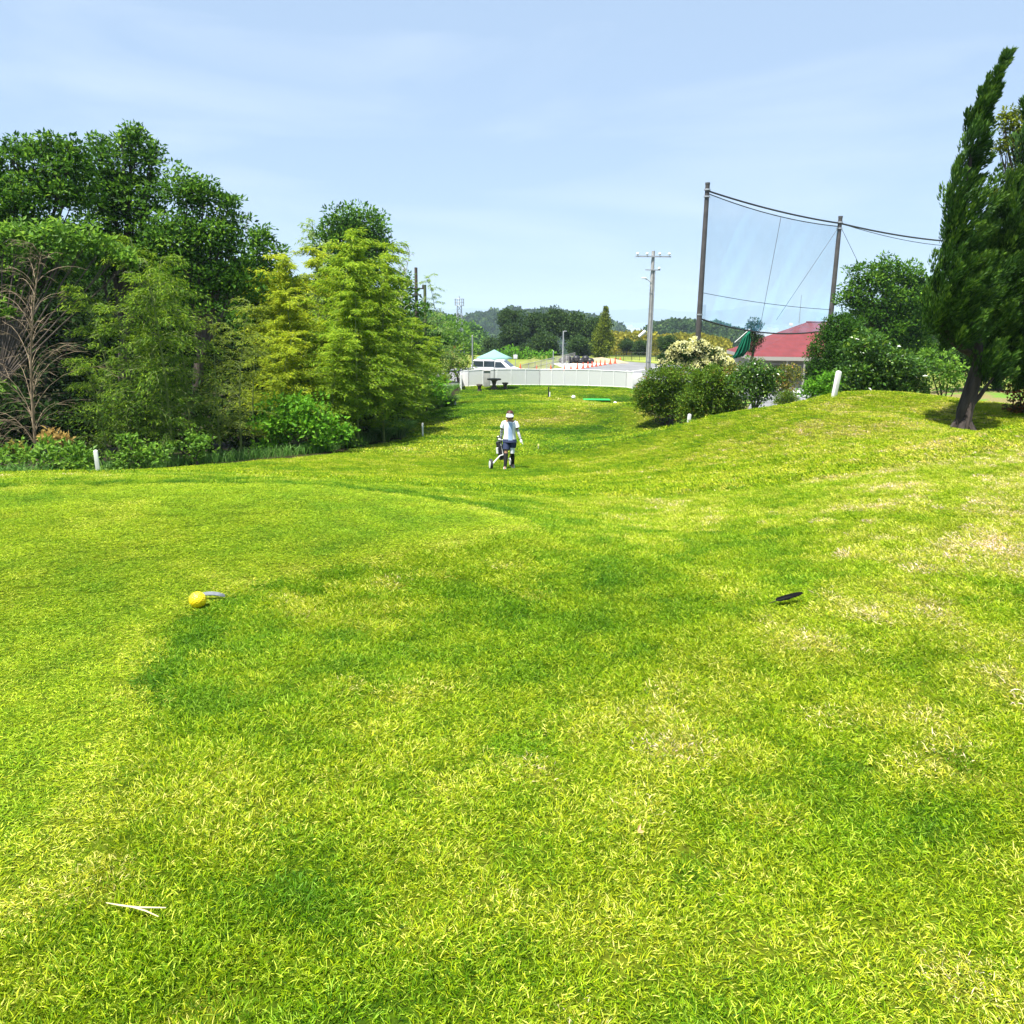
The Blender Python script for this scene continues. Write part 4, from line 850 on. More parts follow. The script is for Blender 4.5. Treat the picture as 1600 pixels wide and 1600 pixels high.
# golf net --------------------------------------------------------------------
def net():
    Y1, Y2 = 54, 60; ZB = -4.8
    gN = 'tall dark steel poles of the golf net'
    p1 = on(1083, Y1, ZB); top1 = at(1103,288,Y1); p2 = on(1284, Y2, ZB); top2 = at(1312.5,340,Y2)
    for b, tz, lb, r in ((p1,top1.z,'tall dark steel net pole left of the red roof, the higher of two',.21),(p2,top2.z,'steel net pole rising behind the clipped conifer dome',.21)):
        t = thing('net_pole', lb, 'pole', b, 0, gN); H = tz-b.z; r *= .9
        MB().tube([(0,0,-.3),(0,0,H*.5),(0,0,H)],[r,r*.9,r*.72],16).build('shaft', M_POLE, t)
        MB().tube([(0,0,H-.02),(0,0,H+.10)],r*.80,14).build('cap', M_STEELD, t)
        for z in (H-.35, H-.75, H*.45): MB().tube([(0,0,z),(0,0,z+.09)],r*1.05,14).build('clamp', M_GALV, t)
    A1 = Vector((p1.x,p1.y,at(1103,298,Y1).z)); A2 = Vector((p2.x,p2.y,at(1312,349,Y2).z)); B3 = at(1480,377,70); B4 = at(1700,410,86)
    def sag(a, b, s, n=20): return [a.lerp(b,i/n)-Vector((0,0,4*s*(i/n)*(1-i/n))) for i in range(n+1)]
    tn = thing('golf_net','fine blue green golf net hanging between the two tall poles','net',p1)
    # net surface
    m, nt, N, L = newmat('net_mesh'); o = N.new('ShaderNodeOutputMaterial'); tr = N.new('ShaderNodeBsdfTransparent'); df = N.new('ShaderNodeBsdfDiffuse'); mx = N.new('ShaderNodeMixShader')
    df.inputs[0].default_value = (.13,.40,.60,1); nz = N.new('ShaderNodeTexNoise'); nz.inputs['Scale'].default_value = .35; mr = N.new('ShaderNodeMapRange'); mr.inputs[3].default_value = .13; mr.inputs[4].default_value = .30
    tcn = N.new('ShaderNodeTexCoord'); L.new(tcn.outputs['Object'], nz.inputs['Vector']); L.new(nz.outputs['Fac'], mr.inputs[0]); L.new(mr.outputs[0], mx.inputs[0]); L.new(tr.outputs[0], mx.inputs[1]); L.new(df.outputs[0], mx.inputs[2]); L.new(mx.outputs[0], o.inputs[0])
    a1 = Vector((p1.x,p1.y,at(1103,302,Y1).z)); a2 = Vector((p2.x,p2.y,at(1312,354,Y2).z))
    b1 = Vector((p1.x,p1.y,at(1093,497,Y1).z)); b2 = Vector((p2.x,p2.y,at(1300,515,Y2).z))
    top = sag(a1,a2,.30,32); bot = sag(b1,b2,.55,32); V = []; F = []; K = 18
    for i in range(33):
        for j in range(K+1):
            q = top[i].lerp(bot[i], j/K); q.y += .45*math.sin(math.pi*j/K)*(.6+.5*math.sin(i*.5)) + .10*math.sin(i*1.7+j); V.append(tuple(q-p1))
    F = [(i*(K+1)+j,(i+1)*(K+1)+j,(i+1)*(K+1)+j+1,i*(K+1)+j+1) for i in range(32) for j in range(K)]
    mb = MB(); mb.add(V, F); mb.build('net_surface', m, tn)
    def cab(nm, pts, r, mat=M_BLACK): MB().tube(pts, r, 5).build(nm, mat, tn, off=p1)
    cab('main_cable', sag(A1,A2,.18), .055); cab('edge_rope', [q+Vector((0,-.02,0)) for q in top], .03); cab('bottom_rope', [q+Vector((0,-.05,-.02)) for q in bot], .05)
    c1 = Vector((p1.x,p1.y-.05,at(1096,457,Y1).z)); c2 = Vector((p2.x,p2.y-.05,at(1304,484,Y2).z)); cab('middle_rope', sag(c1,c2,.15), .018)
    cab('vertical_rope', [top[17]+Vector((0,-.05,0)), bot[14]+Vector((0,-.05,0))], .016, M_STEELD)
    cab('guy_wire', [A2-Vector((0,.1,.1)), at(1213,500,58)], .014, M_STEELD)
    tc_ = thing('cable','thick black cable running from the right net pole past the juniper','cable',A2); 
    MB().tube(sag(A2,B3,.15,8)+sag(B3,B4,.2,8)[1:], .06, 5).build('strand', M_BLACK, tc_, off=A2)
    MB().tube([q-Vector((0,0,.35*math.sin(math.pi*i/16))) for i, q in enumerate(sag(A2,B3,.15,8)+sag(B3,B4,.2,8)[1:])], .022, 5).build('strand', M_BLACK, tc_, off=A2)
    MB().tube([A2-Vector((0,0,.1)), at(1370,470,66)], .016, 4).build('guy_wire', M_STEELD, tc_, off=A2)
    # gathered green net
    M_GN = leafmat('green_net', [(0,(.01,.16,.09)),(1,(.02,.24,.13))], .3, .8, .1)
    a = at(1150,520,58); t = thing('gathered_net','bunched dark green netting hanging beside the topiary pine left of the red roof','net',a)
    V = []; F = []; prof = [(1172,517,1172,517),(1160,530,1171,520),(1152,545,1172,532),(1146,556,1170,545),(1140,562,1160,557)]
    g = 12
    for r_ in prof:
        for k in range(g+1):
            q = at(r_[0],r_[1],58).lerp(at(r_[2],r_[3],58),k/g); q.y += .25*math.sin(k*1.9); V.append(tuple(q-a))
    F = [(i*(g+1)+k,i*(g+1)+k+1,(i+1)*(g+1)+k+1,(i+1)*(g+1)+k) for i in range(4) for k in range(g)]
    o = npmesh('folds', V, F, M_GN, t, np.tile(np.linspace(0,1,g+1),5), smooth=True); sm = o.modifiers.new('thick','SOLIDIFY'); sm.thickness = .03
    MB().tube([at(1172,514,57.8), at(1148,535,57.8)],.025,5).build('tie_rope', M_WHITE, t, off=a)
net()

# house ----------------------------------------------------------------------
def house():
    M_ROOF, nt, N, L = newmat('red_shingle'); o = N.new('ShaderNodeOutputMaterial'); p = N.new('ShaderNodeBsdfPrincipled'); L.new(p.outputs[0], o.inputs[0]); p.inputs['Roughness'].default_value = .85
    tc = N.new('ShaderNodeTexCoord'); br = N.new('ShaderNodeTexBrick'); br.inputs['Color1'].default_value = (.165,.024,.032,1); br.inputs['Color2'].default_value = (.145,.024,.030,1); br.inputs['Mortar'].default_value = (.16,.02,.02,1)
    br.inputs['Scale'].default_value = 1; br.inputs['Brick Width'].default_value = .45; br.inputs['Row Height'].default_value = .30; br.inputs['Mortar Size'].default_value = .035
    nz = N.new('ShaderNodeTexNoise'); nz.inputs['Scale'].default_value = 1.2; nz.inputs['Detail'].default_value = 6; mxn = N.new('ShaderNodeMix'); mxn.data_type = 'RGBA'; mxn.blend_type = 'MULTIPLY'; mxn.inputs[0].default_value = .6
    cmb = N.new('ShaderNodeSeparateXYZ'); c2 = N.new('ShaderNodeCombineXYZ'); L.new(tc.outputs['Object'], cmb.inputs[0]); L.new(cmb.outputs[0], c2.inputs[0]); L.new(cmb.outputs[2], c2.inputs[1]); L.new(c2.outputs[0], br.inputs['Vector'])
    L.new(tc.outputs['Object'], nz.inputs['Vector']); L.new(br.outputs['Color'], mxn.inputs[6]); rr = N.new('ShaderNodeValToRGB'); rr.color_ramp.elements[0].position = .3; rr.color_ramp.elements[0].color = (.55,.5,.5,1); rr.color_ramp.elements[1].position = .65
    L.new(nz.outputs['Fac'], rr.inputs[0]); L.new(rr.outputs[0], mxn.inputs[7]); L.new(mxn.outputs[2], p.inputs['Base Color'])
    M_WALL = pbr('house_wall', (.36,.33,.28), .85, var=.15, scale=2); M_TRM = pbr('house_trim', (.36,.33,.29), .6); M_GLS = pbr('house_glass', (.04,.06,.06), .1, spec=.8); M_DOOR = pbr('door_brown', (.09,.07,.055), .6)
    Yf = 78; c = on(1285, Yf, ZL); t = thing('house','single storey clubhouse with a red shingled hip roof behind the garden shrubs','house',c, R(-4))
    hw = 6.6; dp = 13; ez = at(1240,558,Yf).z-ZL; rz = at(1285,504,Yf+6).z-ZL
    MB().box((0,dp/2+.6,ez/2-.1),(hw*2-1.4,dp-.6,ez+.0)).build('wall', M_WALL, t, smooth=False)
    e = .25; ev = [(-hw,0,ez),(hw,0,ez),(hw,dp+.6,ez),(-hw,dp+.6,ez)]; eb = [(x,y,z-e*.5) for x,y,z in ev]; rd = [(-.3,dp/2,rz),(2.5,dp/2,rz)]
    rf = MB().add(ev+rd, [(0,1,5,4),(1,2,5),(2,3,4,5),(3,0,4)]).build('roof', M_ROOF, t, smooth=False)
    MB().add([(x*1.0,y,z-.004) for x,y,z in ev]+[(x,y,z-.22) for x,y,z in eb],[(0,1,5,4),(1,2,6,5),(2,3,7,6),(3,0,4,7),(4,5,6,7),(3,2,1,0)]).build('eave', M_TRM, t, smooth=False)
    MB().tube([(-.3,dp/2,rz+.02),(2.5,dp/2,rz+.02)],.09,8).build('ridge_cap', M_ROOF, rf)
    MB().tube([(-1.0,dp/2,rz-.1),(-1.0,dp/2,rz+2.6)],.03,5).build('antenna', M_GALV, rf); MB().box((-2.0,dp/2-1,rz-.25),(.3,.2,.3)).build('vent', M_WHITE, rf, bevel=.02)
    def opening(x, z, w_, h, mat, nm):
        f = MB().box((x,.575,z),(w_+.16,.06,h+.16)).build(nm, M_TRM, t, smooth=False); MB().box((x,.54,z),(w_,.04,h)).build('pane' if nm == 'window' else 'leaf', mat, f, smooth=False)
        if nm == 'window': MB().box((x,.515,z),(.05,.03,h)).build('mullion', M_TRM, f, smooth=False)
    opening(-5.9,1.45,1.2,1.2,M_GLS,'window'); opening(-4.2,1.2,1.0,1.9,M_DOOR,'door'); opening(-2.6,1.4,1.3,1.3,M_GLS,'window'); opening(-.9,1.05,1.3,2.0,M_DOOR,'door'); opening(2,1.45,1.5,1.2,M_GLS,'window')
    for x in (-6.8,-3.4,-1.8,.3): MB().box((x,.15,ez/2-.12),(.14,.14,ez-.26)).build('porch_post', M_TRM, t, smooth=False)
house()
bk = thing('bench','small white garden bench on the path before the house','bench',on(1252,66,ZL+.02)); MB().box((0,0,.42),(1.3,.4,.05)).build('seat',M_WHITE,bk,bevel=.01); MB().box((0,.2,.7),(1.3,.04,.3)).build('backrest',M_WHITE,bk,bevel=.01)
for x in (-.55,.55):
    for y in (-.15,.18): MB().box((x,y,.2),(.05,.05,.42)).build('leg',M_WHITE,bk)
# topiary pine
def topiary():
    Y = 66; b = on(1177,Y,-5.0); t = thing('topiary_pine','slim topiary pine with round foliage balls in front of the red roof','tree',b)
    bl = [(1178,505,8),(1170,512,6),(1186,510,6),(1172,526,8),(1184,530,9),(1178,540,8),(1173,548,6),(1180,518,6)]
    P, A, Nn, c = clumps(pblobs(bl, Y), .13, .22, 1.3, 1.4, .9)
    leaves('crown', P, A, Nn, .13, .06, L_DARK, t, c, off=b)
    mb = MB(); mb.tube([b-Vector((0,0,.1)), at(1170,575,Y), at(1176,555,Y), at(1180,530,Y), at(1178,505,Y)], [.15,.13,.11,.08,.04], 8)
    for u, v, r in bl[3:7]: mb.tube([at(1177,v+8,Y), at(u,v,Y)], [.06,.03], 5)
    mb.build('trunk', M_BARK, t, off=b)
topiary()

# stakes -----------------------------------------------------------------------
def stake(u, vb, vt, Y, lean, label, w_=.06):
    b = on(u, Y); H = (vb-vt)*pxm(Y); t = thing('boundary_stake', label, 'stake', b, 0); t.rotation_euler = (R(2), lean, .3)
    MB().box((0,0,H/2-.06),(w_,w_,H+.12)).build('post', M_WHITE, t, bevel=.006); MB().box((0,0,H+.012),(w_*.9,w_*.9,.02),taper=.4).build('cap', M_WHITE, t)
stake(154,740,703,18.7,R(-1),'white stake at the wood edge beside the left undergrowth bush',.085)
stake(660.5,683,663,31.8,0,'white stake beside the arching pampas grass')
stake(711.5,633,622,46.5,0,'small white stake by the dark pampas clump below the lime bamboo')
stake(631,655,645,38,0,'tiny white stake half hidden behind the pampas grass')
stake(1074.5,672,648,28,R(3),'short white stake in front of the azalea bushes',.09)
stake(1303,619,581,20.8,R(5),'leaning white stake on top of the grassy mound',.10)

# far tee: marker balls, mat, post -----------------------------------------------
M_BALLW = pbr('white_plastic', (.85,.85,.83), .35)
for u, lb in ((896,'white ball tee marker left of the bright green mat near the fence'),(961,'white ball tee marker right of the bright green mat near the fence')):
    b = on(u, 50 if u < 900 else 48.5); o = MB().sphere((0,0,.10),.12,14,10).build('tee_marker', M_BALLW); o.location = b; tag(o, lb, 'tee marker')
b = on(932,50); mb = MB(); mb.box((0,0,.03),(1.6,.8,.02)); o = mb.build('tee_mat', pbr('mat_green',(.02,.42,.08),.8,var=.2,scale=20), smooth=False); o.location = b+Vector((0,0,.03)); tag(o,'bright green artificial tee mat between two white balls','mat')
t = thing('tee_post','thin dark post with a pale foot on the far tee before the fence','post',on(857,50.5)); MB().tube([(0,0,-.05),(0,0,.62)],.035,8).build('shaft',M_BLACK,t); MB().box((.07,0,.14),(.07,.06,.3)).build('plate',M_WHITE,t)
t = thing('flag','tiny pale yellow marker pin standing in the fairway right of the golfer','marker',on(841,27.5)); MB().tube([(0,0,-.03),(0,0,.16)],.008,5).build('pin',M_WHITE,t); MB().box((0,0,.13),(.05,.02,.07)).build('tip',pbr('pale_yellow',(.85,.8,.3),.5),t)

# foreground details -----------------------------------------------------------------
def dimpled():
    q = at(309.5,945,4.45); z = G(q.x,q.y); M_Y = pbr('yellow_plastic',(.90,.66,.01),.35,var=.12,scale=30,spec=.5)
    t = thing('tee_marker','yellow dimpled ball tee marker in the grass at the mown edge','tee marker',(q.x,q.y,z))
    bm = bmesh.new(); bmesh.ops.create_uvsphere(bm, u_segments=96, v_segments=64, radius=.047)
    # dimples on a fibonacci lattice
    n = 150; F_ = [Vector((math.sqrt(1-y*y)*math.cos(i*2.39996), math.sqrt(1-y*y)*math.sin(i*2.39996), y)) for i in range(n) for y in [1-2*(i+.5)/n]]
    Fa = np.array([tuple(f) for f in F_])
    for v in bm.verts:
        d = v.co.normalized(); m_ = float(np.max(Fa@np.array(tuple(d)))); a = math.acos(min(1,m_)); 
        if a < .10: v.co -= d*.0028*(1-(a/.10)**2)
    me = bpy.data.meshes.new('ball'); bm.to_mesh(me); bm.free(); me.polygons.foreach_set('use_smooth',[True]*len(me.polygons)); me.materials.append(M_Y)
    o = link(bpy.data.objects.new('ball', me), t); o.location = (0,0,.048)
    MB().tube([(0,0,-.06),(0,0,.01)],.006,6).build('spike',M_GALV,t)
    q = at(322,937,4.58); z = G(q.x,q.y); mb = MB(); V = []
    for i in range(13):
        k = i/12; x = (k-.42)*.175; w_ = .009*math.sin(math.pi*min(1,k*.98+.02))**.7; zz = .010+.020*math.sin(math.pi*k*.9)
        V += [(x,-w_,zz-.008),(x,w_,zz+.006),(x,w_,zz+.002),(x,-w_,zz-.012)]
    mb.add(V,[(i*4+j,i*4+(j+1)%4,i*4+4+(j+1)%4,i*4+4+j) for i in range(12) for j in range(4)]+[(0,1,2,3),(48,49,50,51)])
    o = mb.build('metal_plate', pbr('dull_grey_metal',(.15,.17,.20),.7,metal=.1,var=.3,scale=30)); o.location = (q.x+.01,q.y,z+.012); tag(o,'pale grey curved metal strip lying behind the yellow ball marker','plate')
dimpled()
def feather():
    q = at(1225,958,4.35); z = G(q.x,q.y); a0 = Vector(at(1205,966,4.35)); a1 = Vector(at(1247,947,4.35)); L_ = (a1-a0).length
    t = thing('feather','black crow feather lying on the grass slope','feather',(a0.x,a0.y,z+.030)); t.rotation_euler = (R(18),R(-12),R(14))
    n = 60; V = []; 
    P = []; A = []; c = []
    for s in (-1,1):
        for i in range(n):
            k = .12+.88*i/n; ln = .020*math.sin(math.pi*min(1,k*.9+.1))**.6*(.8+.3*random.random())*(1.0 if s > 0 else .6)
            P.append((k*L_,0,0)); A.append((.9,s*1.0*ln/.02,.15)); c.append(0)
    leaves('vane', np.array(P), np.array(A), np.tile([0,0,1.],(len(P),1)), .034, .014, pbr('feather_black',(.004,.004,.005),.8,spec=.1), t, np.array(c))
    MB().tube([(-.02,0,0),(L_*.5,0,.004),(L_,0,0)],[.0022,.0018,.0006],6).build('quill', M_BLACK, t)
feather()
def straw():
    M_ST = pbr('straw', (.72,.62,.32), .6, var=.25, scale=40); a = flat(178,1433); t = thing('dry_stem','forked dry straw stem lying on the lawn at lower left','twig',(a[0],a[1],.045))
    def F_(u,v,h): x,y = flat(u,v); return Vector((x-a[0],y-a[1],h))
    MB().tube([F_(168,1428,-.01),F_(190,1437,.0),F_(215,1443,.005),F_(262,1444,.006)],[.0012,.0025,.0028,.0016],6).build('stalk',M_ST,t)
    MB().tube([F_(210,1442,.004),F_(230,1449,.006),F_(250,1455,.0)],[.0022,.0022,.0012],6).build('side_stalk',M_ST,t)
    x,y = flat(995,1316); t = thing('fallen_leaf','small curled tan fallen leaf on the lawn','leaf',(x,y,.035)); t.rotation_euler = (.5,.3,.6)
    leaves('blade', np.array([[0,0,0],[.002,.003,.0]]), np.array([[1,0,.2],[.6,.5,.3]]), np.array([[0,0,1.],[.3,0,1]]), .03, .014, pbr('tan_leaf',(.5,.28,.12),.6), t, np.array([0,0]))
straw()

# golfer and trolley --------------------------------------------------------------------
def golfer():
    b = on(796,22.8); t = thing('person','golfer in white visor, white polo, navy shorts and black socks walking up the fairway','person',b, R(-3))
    t.scale = (.985,)*3
    SK = pbr('skin',(.30,.16,.10),.55); HA = pbr('hair_auburn',(.07,.018,.010),.5,var=.4,scale=40); WH = pbr('polo_white',(.80,.82,.88),.8); BL = pbr('polo_shade_blue',(.36,.48,.72),.8); NV = pbr('navy',(.018,.028,.075),.75); BK = pbr('sock_black',(.010,.010,.012),.8); SH = pbr('shoe_grey',(.62,.62,.62),.5); SLV = pbr('sleeve_white',(.68,.70,.70),.7,col2=(.10,.10,.12),scale=22)
    # skeleton: facing -Y (camera); front leg is image left (x<0), stepping forward
    J = {'pel':(0,0,.88),'wst':(0,-.01,1.02),'chs':(.0,-.02,1.22),'nek':(.0,-.03,1.36),'nk2':(0,-.05,1.42),'hd':(0,-.065,1.50),'hd2':(0,-.06,1.57),
         'sl':(-.155,-.02,1.32),'el':(-.235,.06,1.06),'wl':(-.25,.10,.84),'hl':(-.255,.11,.78),
         'sr':(.155,-.02,1.32),'er':(.225,-.02,1.08),'wr':(.31,-.12,.88),'hr':(.33,-.14,.81),
         'hipl':(-.085,0,.84),'kl':(-.095,-.13,.47),'al':(-.11,-.22,.10),'tl':(-.12,-.36,.035),
         'hipr':(.085,0,.84),'kr':(.075,-.02,.47),'ar':(.09,.12,.12),'tr':(.10,.0,.035)}
    E = [('pel','wst'),('wst','chs'),('chs','nek'),('nek','nk2'),('nk2','hd'),('hd','hd2'),('nek','sl'),('sl','el'),('el','wl'),('wl','hl'),('nek','sr'),('sr','er'),('er','wr'),('wr','hr'),('pel','hipl'),('hipl','kl'),('kl','al'),('al','tl'),('pel','hipr'),('hipr','kr'),('kr','ar'),('ar','tr')]
    RD = {'pel':.13,'wst':.11,'chs':.13,'nek':.06,'nk2':.048,'hd':.078,'hd2':.075,'sl':.052,'el':.036,'wl':.026,'hl':.034,'sr':.052,'er':.036,'wr':.026,'hr':.034,'hipl':.085,'kl':.055,'al':.038,'tl':.016,'hipr':.085,'kr':.055,'ar':.038,'tr':.016}
    ks = list(J); me = bpy.data.meshes.new('body'); me.from_pydata([J[k] for k in ks],[(ks.index(a_),ks.index(b_)) for a_,b_ in E],[]); o = bpy.data.objects.new('body', me); COL.objects.link(o)
    o.modifiers.new('skin','SKIN'); 
    for i, k in enumerate(ks): me.skin_vertices[0].data[i].radius = (RD[k],RD[k]*(.8 if k in ('pel','wst','chs') else 1)); me.skin_vertices[0].data[i].use_root = (k == 'pel')
    s = o.modifiers.new('sub','SUBSURF'); s.levels = 2; s.render_levels = 2
    dg = bpy.context.evaluated_depsgraph_get(); ev = o.evaluated_get(dg); m2 = bpy.data.meshes.new_from_object(ev); o.modifiers.clear(); o.data = m2; o.name = 'body'; m2.materials.clear(); m2.materials.append(SK); m2.polygons.foreach_set('use_smooth',[True]*len(m2.polygons)); o.parent = t
    V = lambda k: Vector(J[k])
    # head, face, nose
    MB().sphere((0,-.068,1.515),.098,20,14,(.80,.92,1.12)).add(*([(-.014,-.155,1.495),(.014,-.155,1.495),(0,-.182,1.49),(0,-.155,1.535)],[(0,1,2),(1,3,2),(3,0,2)])).build('head', SK, o)
    for x in (-.032,.032): MB().sphere((x,-.152,1.53),.012,8,6).build('eye', M_BLACK, o)
    MB().box((0,-.155,1.462),(.045,.01,.010)).build('mouth', pbr('lips',(.25,.07,.06),.5), o)
    for x in (-.08,.08): MB().sphere((x,-.06,1.51),.022,8,6,(.5,1,1.3)).build('ear', SK, o)
    mb = MB(); mb.sphere((0,-.04,1.565),.118,20,14,(.90,.98,.86)); mb.sphere((0,.01,1.50),.105,16,12,(.95,.75,1.05)); mb.sphere((-.075,-.04,1.49),.045,10,8,(.6,1,1.6)); mb.sphere((.075,-.04,1.49),.045,10,8,(.6,1,1.6)); mb.build('hair', HA, t)
    # visor: band + brim
    mb = MB(); mb.rings([((0,-.065,1.53),.096,.108),((0,-.065,1.585),.094,.106)],24,cap=False); 
    br_ = []; 
    for i in range(13):
        a = R(200+ (340-200)*i/12); br_ += [(math.cos(a)*.092, -.065+math.sin(a)*.105, 1.555),(math.cos(a)*.115, -.075+math.sin(a)*.175, 1.505),(math.cos(a)*.115, -.075+math.sin(a)*.175, 1.499),(math.cos(a)*.092, -.065+math.sin(a)*.105, 1.545)]
    mb.add(br_,[(i*4+j,i*4+(j+1)%4,i*4+4+(j+1)%4,i*4+4+j) for i in range(12) for j in range(4)]); mb.build('visor', WH, t)
    # shirt
    mb = MB(); mb.rings([((.0,0,.835),.185,.135),((0,0,.92),.175,.13),((0,-.01,1.04),.158,.122),((0,-.015,1.16),.168,.128),((0,-.02,1.27),.178,.122),((0,-.02,1.335),.150,.10),((0,-.03,1.385),.065,.06)],28)
    for s_, el in ((-1,'el'),(1,'er')):
        a = Vector((s_*.10,-.02,1.335)); e = V(el); m_ = Vector((s_*.165,-.015,1.30)); end = m_.lerp(e,.50); mb.tube([a,m_,m_.lerp(e,.25),end],[.055,.072,.072,.078],14)
    sh = mb.build('polo_shirt', WH, t)
    mb = MB(); cols = []
    rr = [(.84,.187,.137,0),(.92,.177,.132,0),(1.04,.160,.124,-.01),(1.16,.170,.130,-.015),(1.27,.180,.124,-.02),(1.33,.15,.102,-.02)]
    for z, rx, ry, y0 in rr:
        for a in (258,268,278,288,297): cols.append((math.cos(R(a))*(rx+.003), y0+math.sin(R(a))*(ry+.003), z))
    mb.add(cols,[(i*5+j,i*5+j+1,i*5+6+j,i*5+5+j) for i in range(5) for j in range(4)]); mb.build('shirt_shade', BL, sh)  # blueish shade on the white polo, painted as a coloured strip
    mb = MB(); mb.tube([(math.cos(a)*.062, -.035+math.sin(a)*.058, 1.385) for a in np.linspace(0,6.283,15)],.012,6); mb.build('collar', WH, sh)
    # skirt shorts
    mb = MB(); mb.rings([((0,0,.90),.17,.125),((0,0,.84),.188,.14),((0,-.01,.78),.205,.15)],24)
    for s_, k in ((-1,'kl'),(1,'kr')):
        h = Vector((s_*.09,0,.80)); e = V(k); mb.tube([h, h.lerp(e,.45), h.lerp(e,.72 if s_ < 0 else .55)],[.105,.10,.098],16)
    mb.build('shorts', NV, t)
    mb2 = None
    for s_, k, a_, h_ in ((-1,'kl','al','tl'),(1,'kr','ar','tr')):
        kk, aa, tt = V(k), V(a_), V(h_); MB().tube([kk+Vector((0,0,-.0)), kk.lerp(aa,.35), kk.lerp(aa,.7), aa],[.062,.062,.05,.043],14).build('sock', BK, t)
        d = (tt-aa); d.z = 0; d.normalize(); c = aa.lerp(tt,.45)
        ft = MB(); ft.rings([((0,0,0),.045,.12),((0,0,.03),.048,.125),((0,.02,.07),.042,.09),((0,.05,.11),.04,.055)],18); o2 = ft.build('shoe', SH if s_ > 0 else WH, t)
        o2.location = (c.x, c.y+.03, -.01); o2.rotation_euler = (0,0,math.atan2(-d.x,-d.y)*-1*0)
    # knee band (white support on image-right knee), sleeves, gloves, hands with fingers
    MB().tube([V('kr')+Vector((0,-.002,.17)), V('kr')+Vector((0,-.004,-.01))],[.078,.066],14).build('knee_support', WH, t)
    for s_, e_, w_, h_ in ((-1,'el','wl','hl'),(1,'er','wr','hr')):
        E_, W_, H_ = V(e_), V(w_), V(h_); MB().tube([E_.lerp(V('sl' if s_ < 0 else 'sr'),.25), E_, E_.lerp(W_,.6), W_],[.046,.043,.036,.031],12).build('arm_sleeve', SLV, t)
        d = (H_-W_).normalized(); side = Vector((0,1,0)).cross(d).normalized(); fw = d.cross(side)
        g = MB(); g.tube([W_, W_+d*.05, W_+d*.095],[.028,.036,.030],10)
        for i, fl in enumerate((.058,.070,.074,.064)):
            o_ = W_+d*.085+fw*(i-1.5)*.017; g.tube([o_, o_+d*fl*.5+side*s_*-.008, o_+d*fl+side*s_*-.028],[.0095,.009,.006],6)
        o_ = W_+d*.035+fw*-.028; g.tube([o_, o_+d*.03-fw*.022, o_+d*.055-fw*.026-side*s_*.01],[.011,.010,.007],6)
        gl = g.build('glove', WH if s_ > 0 else pbr('glove_dark',(.05,.05,.05),.7), t)
        MB().tube([W_-d*.012, W_+d*.008],[.034,.034],12).build('wristband', M_BLACK, gl)
    # trolley
    # trolley stands behind and to the left of the golfer
    c = b+Vector((-.02,.0,0)); T = thing('golf_trolley','white framed two wheeled golf trolley with a small black bag pulled beside the golfer','golf trolley',(b.x,b.y,b.z))
    wl = on(767,22.6)-b; wr_ = on(798.5,23.6)-b; hub = .15
    wl.z += 0; wr_.z += 0
    ax = (wr_-wl).normalized()
    for p in (wl, wr_):
        cc = p+Vector((0,0,hub)); n_ = Vector((1,.25,0)).normalized()
        o1 = MB().tube([cc-n_*.03, cc+n_*.03],[hub,hub],22).build('wheel', M_RUBBER, T); MB().tube([cc-n_*.038, cc+n_*.038],.105,16).build('rim', M_WHITE, o1)
    jn = Vector((-.18,.12,.38)); hd = Vector((-.255,.10,.80))
    MB().tube([wl+Vector((.03,0,hub)), Vector((-.27,.08,.36)), jn],[.018,.018,.018],8).tube([wr_+Vector((0,0,hub)), jn],.016,8).tube([jn, Vector((-.24,.13,.62)), hd],.016,8).build('frame', M_WHITE, T)
    MB().tube([hd+Vector((-.07,.0,.02)), hd+Vector((.06,.0,0))],.022,8).build('handle', M_WHITE, T)
    bg = MB().tube([Vector((-.20,.20,.24)), Vector((-.25,.20,.48)), Vector((-.31,.19,.74))],[.09,.10,.085],14).build('bag', pbr('bag_black',(.02,.02,.025),.6), T, bevel=.0)
    MB().tube([Vector((-.335,.10,.42)), Vector((-.35,.10,.58))],.035,10).build('pocket', M_WHITE, bg)
    for i in range(4): x = -.33+i*.03; MB().tube([(x,.18,.70),(x-.02,.17,.84+.02*i)],.010,6).build('club', M_GALV, bg); MB().sphere((x-.02,.17,.86+.02*i),.028,8,6,(1,1.2,.8)).build('club_head', M_BALLW if i == 1 else M_BLACK, bg)
golfer()

# ------------------------------------------------------------------ distance
# mid-distance trees behind the car park (individuals)
gM = 'dark evergreen trees behind the car park'
mids = [(770,545,18,150),(800,525,22,150),(795,500,18,158),(835,512,24,155),(865,505,24,150),(895,512,26,148),(925,520,24,145),(850,540,24,138),(905,545,22,136),(780,560,16,128),(815,555,18,130),(870,498,14,160),(745,560,14,135),(935,545,14,134)]
def midtree_proto(seed, mat):
    t = bpy.data.objects.new('evergreen_tree', None); COL.objects.link(t); rs = random.Random(seed)
    B = [(Vector((rs.uniform(-.5,.5), rs.uniform(-.4,.4), rs.uniform(-.3,.55))), (.45,.45,.38)) for _ in range(8)]+[(Vector((0,0,-.3)),(.8,.7,.45)),(Vector((0,0,0)),(.7,.6,.6))]
    P, A, Nn, c = clumps(B, .10, .17, 1.0, 1.1, .7); leaves('crown', P, A, Nn, .10, .07, mat, t, c)
    mb = MB(); mb.tube([(0,0,-1.9),(0.02,0,-.8),(0,0,.2)],[.10,.07,.03],7); mb.build('trunk', M_BARK, t); return t
mp_ = [midtree_proto(900+i, L_FAR) for i in range(3)]; used2 = set()
